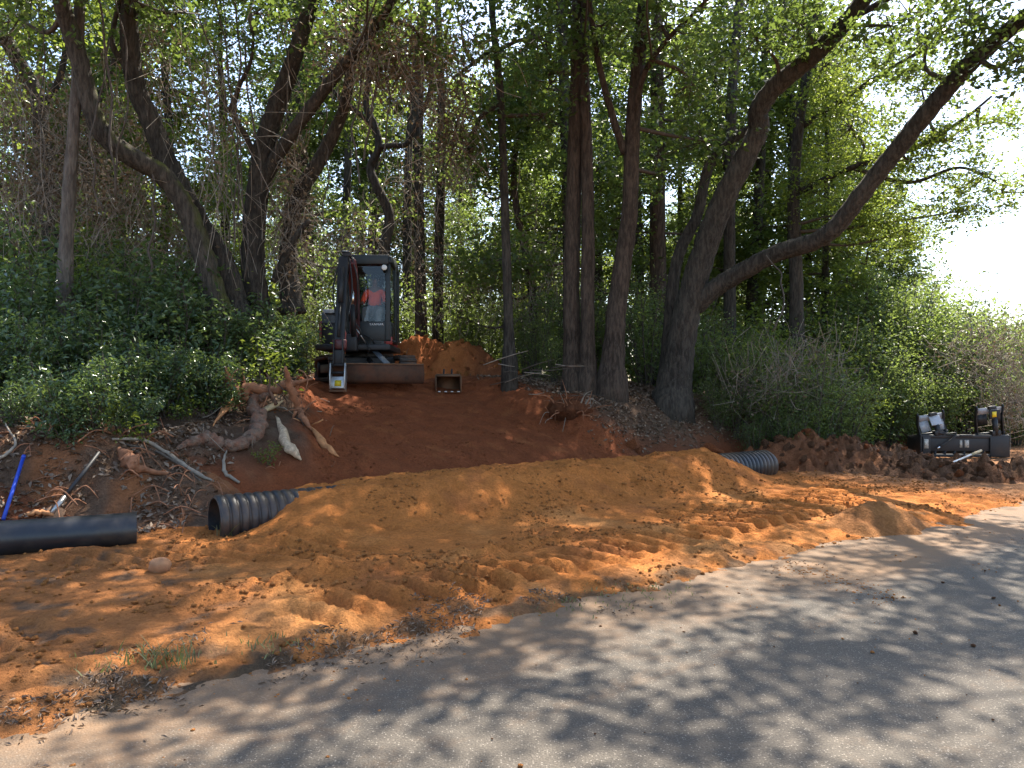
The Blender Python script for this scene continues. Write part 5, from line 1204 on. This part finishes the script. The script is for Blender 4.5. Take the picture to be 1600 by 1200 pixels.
    MB().box((.58, -.60, .80), (.18, .14, .16)).build("corner_cover", M['red'], ex, bevel=.02)
    MB().box((.26, -.62, .76), (.62, .10, .22)).build("front_cover", M['cabpaint'], ex, bevel=.02)
    for i in range(5): MB().box((.26, -.675, .68 + i * .038), (.40, .014, .012)).build("grille_slat", M['black'], ex)
    # cab
    x0, x1, yf, yb, zb, zt = -.26, .68, -.66, .62, .80, 2.48
    cab = empty("cab"); cab.parent = ex
    def post(a, b_, w_=.075, d_=.075): return MB().bar(a, b_, w_, d_).build("cab_post", M['cabpaint'], cab, bevel=.012)
    post((x0 + .04, yf, zb), (x0 + .04, yf + .08, zt)); post((x1 - .10, yf, zb), (x1 - .10, yf + .10, zt - .05), .10, .09)
    post((x0 + .04, yb, zb), (x0 + .04, yb, zt - .06)); post((x1 - .05, yb, zb), (x1 - .05, yb - .05, zt - .12)); post((x1 - .03, .05, zb), (x1 - .04, .03, zt - .1), .06, .07)
    rp = [(yf + .02, zt - .10), (yf + .04, zt + .01), (.0, zt + .04), (yb - .10, zt - .01), (yb + .03, zt - .12), (yb + .03, zt - .2), (yf + .02, zt - .15)]
    MB().prism(rp, x0, x1 - .02).build("roof", M['cabpaint'], cab, bevel=.04)
    MB().box((x0 + .44, yf - .005, zt - .075), (.84, .05, .19)).build("roof_visor", M['cabpaint'], cab, bevel=.015)
    MB().box(((x0 + x1) / 2, yf + .01, .98), (x1 - x0 - .06, .05, .40)).build("front_sill", M['cabpaint'], cab, bevel=.015)
    MB().box(((x0 + x1) / 2, 0, .80), (x1 - x0 - .02, 1.26, .05)).build("cab_floor", M['black'], cab)
    MB().box(((x0 + x1) / 2, yb - .01, 1.12), (x1 - x0 - .12, .04, .66)).build("rear_wall", M['black'], cab)
    MB().box((x1 - .045, .30, 1.13), (.04, .52, .62)).build("door_panel", M['black'], cab, bevel=.02); MB().box((x1 - .045, -.30, 1.0), (.04, .62, .36)).build("door_panel", M['black'], cab, bevel=.02)
    MB().tube(smooth_path([(x1 - .02, -.50, 1.2), (x1 + .03, -.48, 1.3), (x1 + .03, -.46, 1.75), (x1 - .02, -.44, 1.9)], 4), .013, 6).build("grab_rail", M['black'], cab, True)
    def pane(pts, mt='glass'): return MB().add(pts, [[0, 1, 2, 3]]).build("window_pane", M[mt], cab)
    pane([(x0 + .08, yf + .02, 1.18), (x1 - .15, yf + .02, 1.18), (x1 - .15, yf + .08, zt - .15), (x0 + .08, yf + .07, zt - .15)])
    pane([(x1 - .03, yf + .06, 1.18), (x1 - .03, .02, 1.18), (x1 - .04, .0, zt - .2), (x1 - .05, yf + .12, zt - .2)]); pane([(x1 - .03, .08, 1.44), (x1 - .03, yb - .04, 1.44), (x1 - .05, yb - .08, zt - .22), (x1 - .04, .07, zt - .2)], 'gloom_glass')
    pane([(x0 + .02, yf + .06, 1.1), (x0 + .02, yb - .04, 1.1), (x0 + .02, yb - .04, zt - .2), (x0 + .02, yf + .12, zt - .2)], 'gloom_glass'); pane([(x0 + .08, yb, 1.45), (x1 - .1, yb, 1.45), (x1 - .1, yb, zt - .2), (x0 + .08, yb, zt - .2)], 'gloom_glass')
    lx = x1 - .16
    MB().tube(np.array([(lx, yf + .03, zt - .24), (lx, yf - .04, zt - .24), (lx, yf - .06, zt - .24)]), [.04, .062, .066], 16).build("work_light", M['black'], cab, True)
    MB().tube(np.array([(lx, yf - .061, zt - .24), (lx, yf - .070, zt - .24), (lx, yf - .074, zt - .24)]), [.058, .052, .03], 16).build("lamp_lens", M['lens'], cab, True)
    MB().box((.20, .30, 1.30), (.48, .46, .14)).build("seat_cushion", M['black'], cab, bevel=.04); MB().box((.20, .50, 1.66), (.44, .12, .66), ('X', R(-8))).build("seat_back", M['black'], cab, bevel=.05)
    for sx in (-.10, .46):
        MB().box((sx, .12, 1.24), (.12, .42, .10)).build("console", M['black'], cab, bevel=.03); rod("joystick", (sx, -.05, 1.28), (sx, -.07, 1.46), .018, M['hose'], cab)
    for sx in (.05, .26): rod("travel_lever", (sx, -.42, .82), (sx, -.40, 1.18), .013, M['hose'], cab)
    # maker's name on the front sill
    fc = bpy.data.curves.new("lettering", 'FONT'); fc.body = "YANMAR"; fc.size = .062; fc.extrude = .001; fc.align_x = 'CENTER'; fc.space_character = 1.15
    tmp = bpy.data.objects.new("tmp_text", fc); COL.objects.link(tmp); dg = bpy.context.evaluated_depsgraph_get(); tme = bpy.data.meshes.new_from_object(tmp.evaluated_get(dg)); bpy.data.objects.remove(tmp); fo = bpy.data.objects.new("lettering", tme); COL.objects.link(fo); fo.parent = cab; tme.materials.clear(); tme.materials.append(M['white']); fo.location = (.36, yf - .0185, 1.10); fo.rotation_euler = (R(90), 0, 0)
    # boom, arm, cylinders; the arm hangs down in front of the cab
    bx = -.14
    MB().box((bx, -.86, .74), (.34, .34, .34)).build("swing_post", M['black'], ex, bevel=.03)
    boom = [(-.98, .80), (-.80, .80), (-.72, 1.35), (-.80, 1.75), (-1.16, 2.30), (-1.28, 2.32), (-1.33, 2.22), (-1.02, 1.74), (-.92, 1.40)]
    MB().prism(boom, bx + .03, bx + .19).build("boom", M['boomred'], ex, bevel=.015)
    arm = [(-1.22, 2.34), (-1.36, 2.36), (-1.49, 2.10), (-1.78, .88), (-1.84, .60), (-1.70, .54), (-1.63, .82), (-1.36, 1.9), (-1.20, 2.2)]
    MB().prism(arm, bx - .11, bx + .07).build("arm", M['black'], ex, bevel=.012)
    for sx in (-.11, .07): MB().prism([(-1.82, .56), (-1.70, .52), (-1.62, .88), (-1.72, .92)], bx + sx - .012, bx + sx + .012).build("arm_side_plate", M['boomred'], ex, bevel=.004)
    MB().box((bx - .02, -1.79, .66), (.26, .12, .18)).build("link_knuckle", M['boomred'], ex, bevel=.02)
    rod("boom_cylinder", (bx + .11, -1.02, .86), (bx + .11, -1.12, 1.45), .05, M['black'], ex); rod("boom_cylinder_rod", (bx + .11, -1.12, 1.45), (bx + .11, -1.10, 1.75), .028, M['chrome'], ex)
    rod("bucket_cylinder", (bx - .02, -1.52, 2.12), (bx - .02, -1.70, 1.45), .05, M['black'], ex); rod("bucket_cylinder_rod", (bx - .02, -1.70, 1.45), (bx - .02, -1.88, .80), .026, M['black'], ex)
    rod("arm_cylinder", (bx + .11, -.86, 1.90), (bx + .09, -1.10, 2.36), .045, M['black'], ex); rod("arm_cylinder_rod", (bx + .09, -1.10, 2.36), (bx + .03, -1.26, 2.44), .026, M['chrome'], ex)
    MB().box((bx + .02, -1.27, 2.40), (.17, .12, .10)).build("arm_bracket", M['black'], ex, bevel=.02)
    MB().box((bx + .0, -1.30, 2.462), (.13, .12, .014), ('X', R(20))).build("bracket_top", M['grey'], ex)
    rod("pin", (bx - .02, -1.49, 1.66), (bx - .02, -1.62, 1.66), .022, M['chrome'], ex)
    # linkage and quick coupler at the tip
    for sx in (-.10, .06): MB().bar((bx + sx, -1.86, .76), (bx + sx, -1.94, .30), .022, .07).build("link", M['black'], ex, bevel=.005)
    MB().box((bx - .02, -1.85, .42), (.20, .12, .28)).build("link_block", M['black'], ex, bevel=.02)
    cpz = -.16; dy = -.16
    for sx in (-.15, .115):
        MB().prism([(-1.86 + dy, cpz), (-1.70 + dy, cpz - .02), (-1.66 + dy, cpz + .2), (-1.72 + dy, cpz + .48), (-1.80 + dy, cpz + .48), (-1.86 + dy, cpz + .25)], bx + sx - .011, bx + sx + .011).build("coupler_plate", M['steel'], ex, bevel=.003)
    MB().box((bx - .018, -1.74 + dy, cpz + .12), (.25, .05, .22), ('X', R(-12))).build("coupler_back", M['steel'], ex, bevel=.006)
    MB().box((bx - .018, -1.772 + dy, cpz + .11), (.12, .008, .11), ('X', R(-12))).build("yellow_mark", M['yellow'], ex)
    for q in (.30, .44): rod("pin", (bx - .16, -1.76 + dy, cpz + q), (bx + .125, -1.76 + dy, cpz + q), .026, M['black'], ex)
    MB().box((bx - .02, -1.76 + dy, cpz - .03), (.30, .16, .035)).build("coupler_foot", M['mud_steel'], ex, bevel=.006)
    # hoses
    for a_, c_, b_ in (((-.37, -1.36, 2.25), (-.47, -1.45, 1.7), (-.40, -1.5, 1.15)), ((-.18, -1.36, 2.3), (-.12, -1.42, 1.75), (-.17, -1.56, 1.2)), ((-.15, -1.3, 2.35), (-.04, -1.3, 1.9), (-.10, -1.05, 1.2)), ((-.36, -1.35, 2.3), (-.34, -1.5, 1.9), (-.30, -1.6, 1.5)), ((-.20, -1.05, 1.2), (-.02, -1.05, .95), (-.15, -.95, .75)), ((.02, -.78, .80), (.12, -.92, .62), (.05, -.75, .5)), ((.0, -.78, .9), (.16, -.85, .82), (.20, -.70, .7))):
        MB().tube(smooth_path([a_, c_, b_], 7) + np.array([.13, 0, 0]), .016, 6).build("hose", M['hose'], ex, True)
    rod("guard_rail", (bx + .16, -1.0, 1.0), (bx + .36, -.78, .66), .014, M['steel'], ex)
excavator()
# bucket on the ground beside it
def bucket():
    x, y = (700 - 800) / 1200 * 15.6, 15.6; g = empty("digging_bucket", (x, y, gz(x, y) - .02), R(8)); pr_ = [(-.18, .30), (-.02, .34), (.16, .26), (.22, .10), (.14, .0), (-.06, -.03), (-.24, .0)]
    V = []; n_ = len(pr_)
    for q in (-.24, .24):
        for p in pr_: V.append((q, p[0], p[1]))
    o = MB().add(V, [[i, i + 1, n_ + i + 1, n_ + i] for i in range(n_ - 1)]).build("shell", M['mud_steel'], g); s_ = o.modifiers.new("t", 'SOLIDIFY'); s_.thickness = .018
    for q in (-.252, .252): MB().prism(pr_, q - .01, q + .01).build("side_plate", M['mud_steel'], g)
    for q in (-.08, .08): MB().prism([(.0, .33), (.14, .27), (.12, .42), (.03, .46)], q - .015, q + .015).build("ear", M['black'], g)
    for i in range(4): MB().box((-.19 + i * .127, -.27, .0), (.05, .10, .025)).build("tooth", M['steel'], g, bevel=.005)
    tag(g, "muddy empty digging bucket lying between the dozer blade and the spoil heap", "bucket")
bucket()

# ------------------------------------------------------------------ operator
def skin_fig(name, verts, edges, rad, mat, parent, root=0, lev=2):
    me = bpy.data.meshes.new(name); me.from_pydata([tuple(v) for v in verts], edges, []); me.materials.append(mat)
    o = bpy.data.objects.new(name, me); COL.objects.link(o); o.parent = parent
    m_ = o.modifiers.new("skin", 'SKIN'); m_.use_smooth_shade = True
    for i, sv in enumerate(me.skin_vertices[0].data):
        r_ = rad[i]; sv.radius = r_ if isinstance(r_, tuple) else (r_, r_); sv.use_root = (i == root)
    s_ = o.modifiers.new("sub", 'SUBSURF'); s_.levels = lev; s_.render_levels = lev
    return o
def operator():
    # seated, facing the road; origin at the seat
    ca = math.cos(R(2)); x, y = EX + .20 * ca - .20 * math.sin(R(2)), EY + .20
    p = empty("person", (x, y, EZ + 1.40), R(2)); p.scale = (.84, .95, .98)
    tag(p, "person in an orange shirt and dark cap seated inside the excavator cab", "person")
    # body: pelvis, spine, neck, head; arms to the levers; legs bent at the knee
    v = [(0, .02, .06), (0, .05, .22), (0, .06, .40), (0, .05, .52), (0, .03, .60), (0, .0, .68), (0, -.01, .78),
         (-.19, .05, .50), (-.27, -.02, .28), (-.27, -.22, .20), (.19, .05, .50), (.27, -.02, .28), (.26, -.22, .20),
         (-.10, -.03, .04), (-.16, -.42, .06), (-.15, -.50, -.36), (-.15, -.60, -.40), (.10, -.03, .04), (.16, -.42, .06), (.15, -.50, -.36), (.15, -.60, -.40)]
    e = [(0, 1), (1, 2), (2, 3), (3, 4), (4, 5), (5, 6), (3, 7), (7, 8), (8, 9), (3, 10), (10, 11), (11, 12), (0, 13), (13, 14), (14, 15), (15, 16), (0, 17), (17, 18), (18, 19), (19, 20)]
    r_ = [(.16, .12), (.155, .115), (.17, .12), (.15, .09), (.06, .06), (.075, .09), (.07, .085), .07, .05, .034, .07, .05, .034, .10, .072, .05, .05, .10, .072, .05, .05]
    body = skin_fig("body", v, e, r_, M['skin'], p)
    vs_ = [(0, .03, .10), (0, .05, .24), (0, .06, .40), (0, .05, .51), (-.19, .05, .50), (-.275, -.02, .29), (-.275, -.17, .215), (.19, .05, .50), (.275, -.02, .29), (.265, -.17, .215)]
    skin_fig("shirt", vs_, [(0, 1), (1, 2), (2, 3), (3, 4), (4, 5), (5, 6), (3, 7), (7, 8), (8, 9)], [(.185, .14), (.18, .135), (.195, .14), (.165, .105), .092, .07, .055, .092, .07, .055], M['shirt'], p)
    vt = [(0, .02, .05), (-.10, -.03, .04), (-.165, -.42, .06), (-.15, -.49, -.34), (.10, -.03, .04), (.165, -.42, .06), (.15, -.49, -.34)]
    skin_fig("trousers", vt, [(0, 1), (1, 2), (2, 3), (0, 4), (4, 5), (5, 6)], [(.185, .14), .125, .095, .075, .125, .095, .075], M['jeans'], p)
    for sx in (-1, 1):
        skin_fig("boot", [(sx * .15, -.49, -.36), (sx * .15, -.50, -.42), (sx * .155, -.66, -.435)], [(0, 1), (1, 2)], [.065, .06, .045], M['boot'], p, 0, 1)
        w0 = np.array([sx * .265, -.22, .20]); hv = [w0, w0 + (0, -.05, .01)]; he = [(0, 1)]; hr = [(.028, .022), (.04, .022)]
        for f in range(4):
            b_ = w0 + np.array([(f - 1.5) * .019, -.085, .02]); k = len(hv); hv += [b_, b_ + (0, -.035, -.005), b_ + (0, -.035 + .008, -.04)]; he += [(1, k), (k, k + 1), (k + 1, k + 2)]; hr += [.010, .009, .008]
        k = len(hv); b_ = w0 + np.array([-sx * .042, -.035, .01]); hv += [b_, b_ + (-sx * .012, -.035, -.012)]; he += [(1, k), (k, k + 1)]; hr += [.011, .009]
        skin_fig("hand", hv, he, hr, M['skin'], p, 0, 1)
        MB().tube(np.array([(sx * .03, -.098, .735), (sx * .03, -.104, .735), (sx * .03, -.108, .735)]), [.008, .006, .003], 8).build("eye", M['boot'], p, True)
        MB().tube(np.array([(sx * .085, .0, .70), (sx * .097, .01, .72), (sx * .085, .01, .76)]), [.012, .018, .012], 6).build("ear", M['skin'], p, True)
    MB().tube(smooth_path([(0, -.095, .74), (0, -.115, .705), (0, -.095, .69)], 3), [.008, .012, .015, .017, .016, .012, .008], 8).build("nose", M['skin'], p, True)
    MB().box((0, -.090, .655), (.05, .02, .012)).build("mouth", M['boot'], p, bevel=.004)
    bm = bmesh.new(); bmesh.ops.create_uvsphere(bm, u_segments=16, v_segments=8, radius=1.0)
    for v_ in bm.verts: v_.co = Vector((v_.co.x * .105, v_.co.y * .118, max(v_.co.z, -.12) * .095 + .775))
    me = bpy.data.meshes.new("cap"); bm.to_mesh(me); bm.free(); me.materials.append(M['hose'])
    for q in me.polygons: q.use_smooth = True
    cap = obj("cap", me, None, p)
    V = [(math.sin(R(t)) * .088 * k_, -.03 - math.cos(R(t)) * .085 - (k_ - 1) * .9 * math.cos(R(t)) * .22, .785 - (k_ - 1) * .09) for k_ in (1.0, 1.38) for t in range(-70, 71, 14)]; k = len(V) // 2
    br = MB().add(V, [[i, i + 1, k + i + 1, k + i] for i in range(k - 1)]).build("cap_brim", M['hose'], p); s_ = br.modifiers.new("t", 'SOLIDIFY'); s_.thickness = .005
operator()
print("objects", len(bpy.data.objects), "tris", sum(len(me.loops) - 2 * len(me.polygons) for me in bpy.data.meshes))
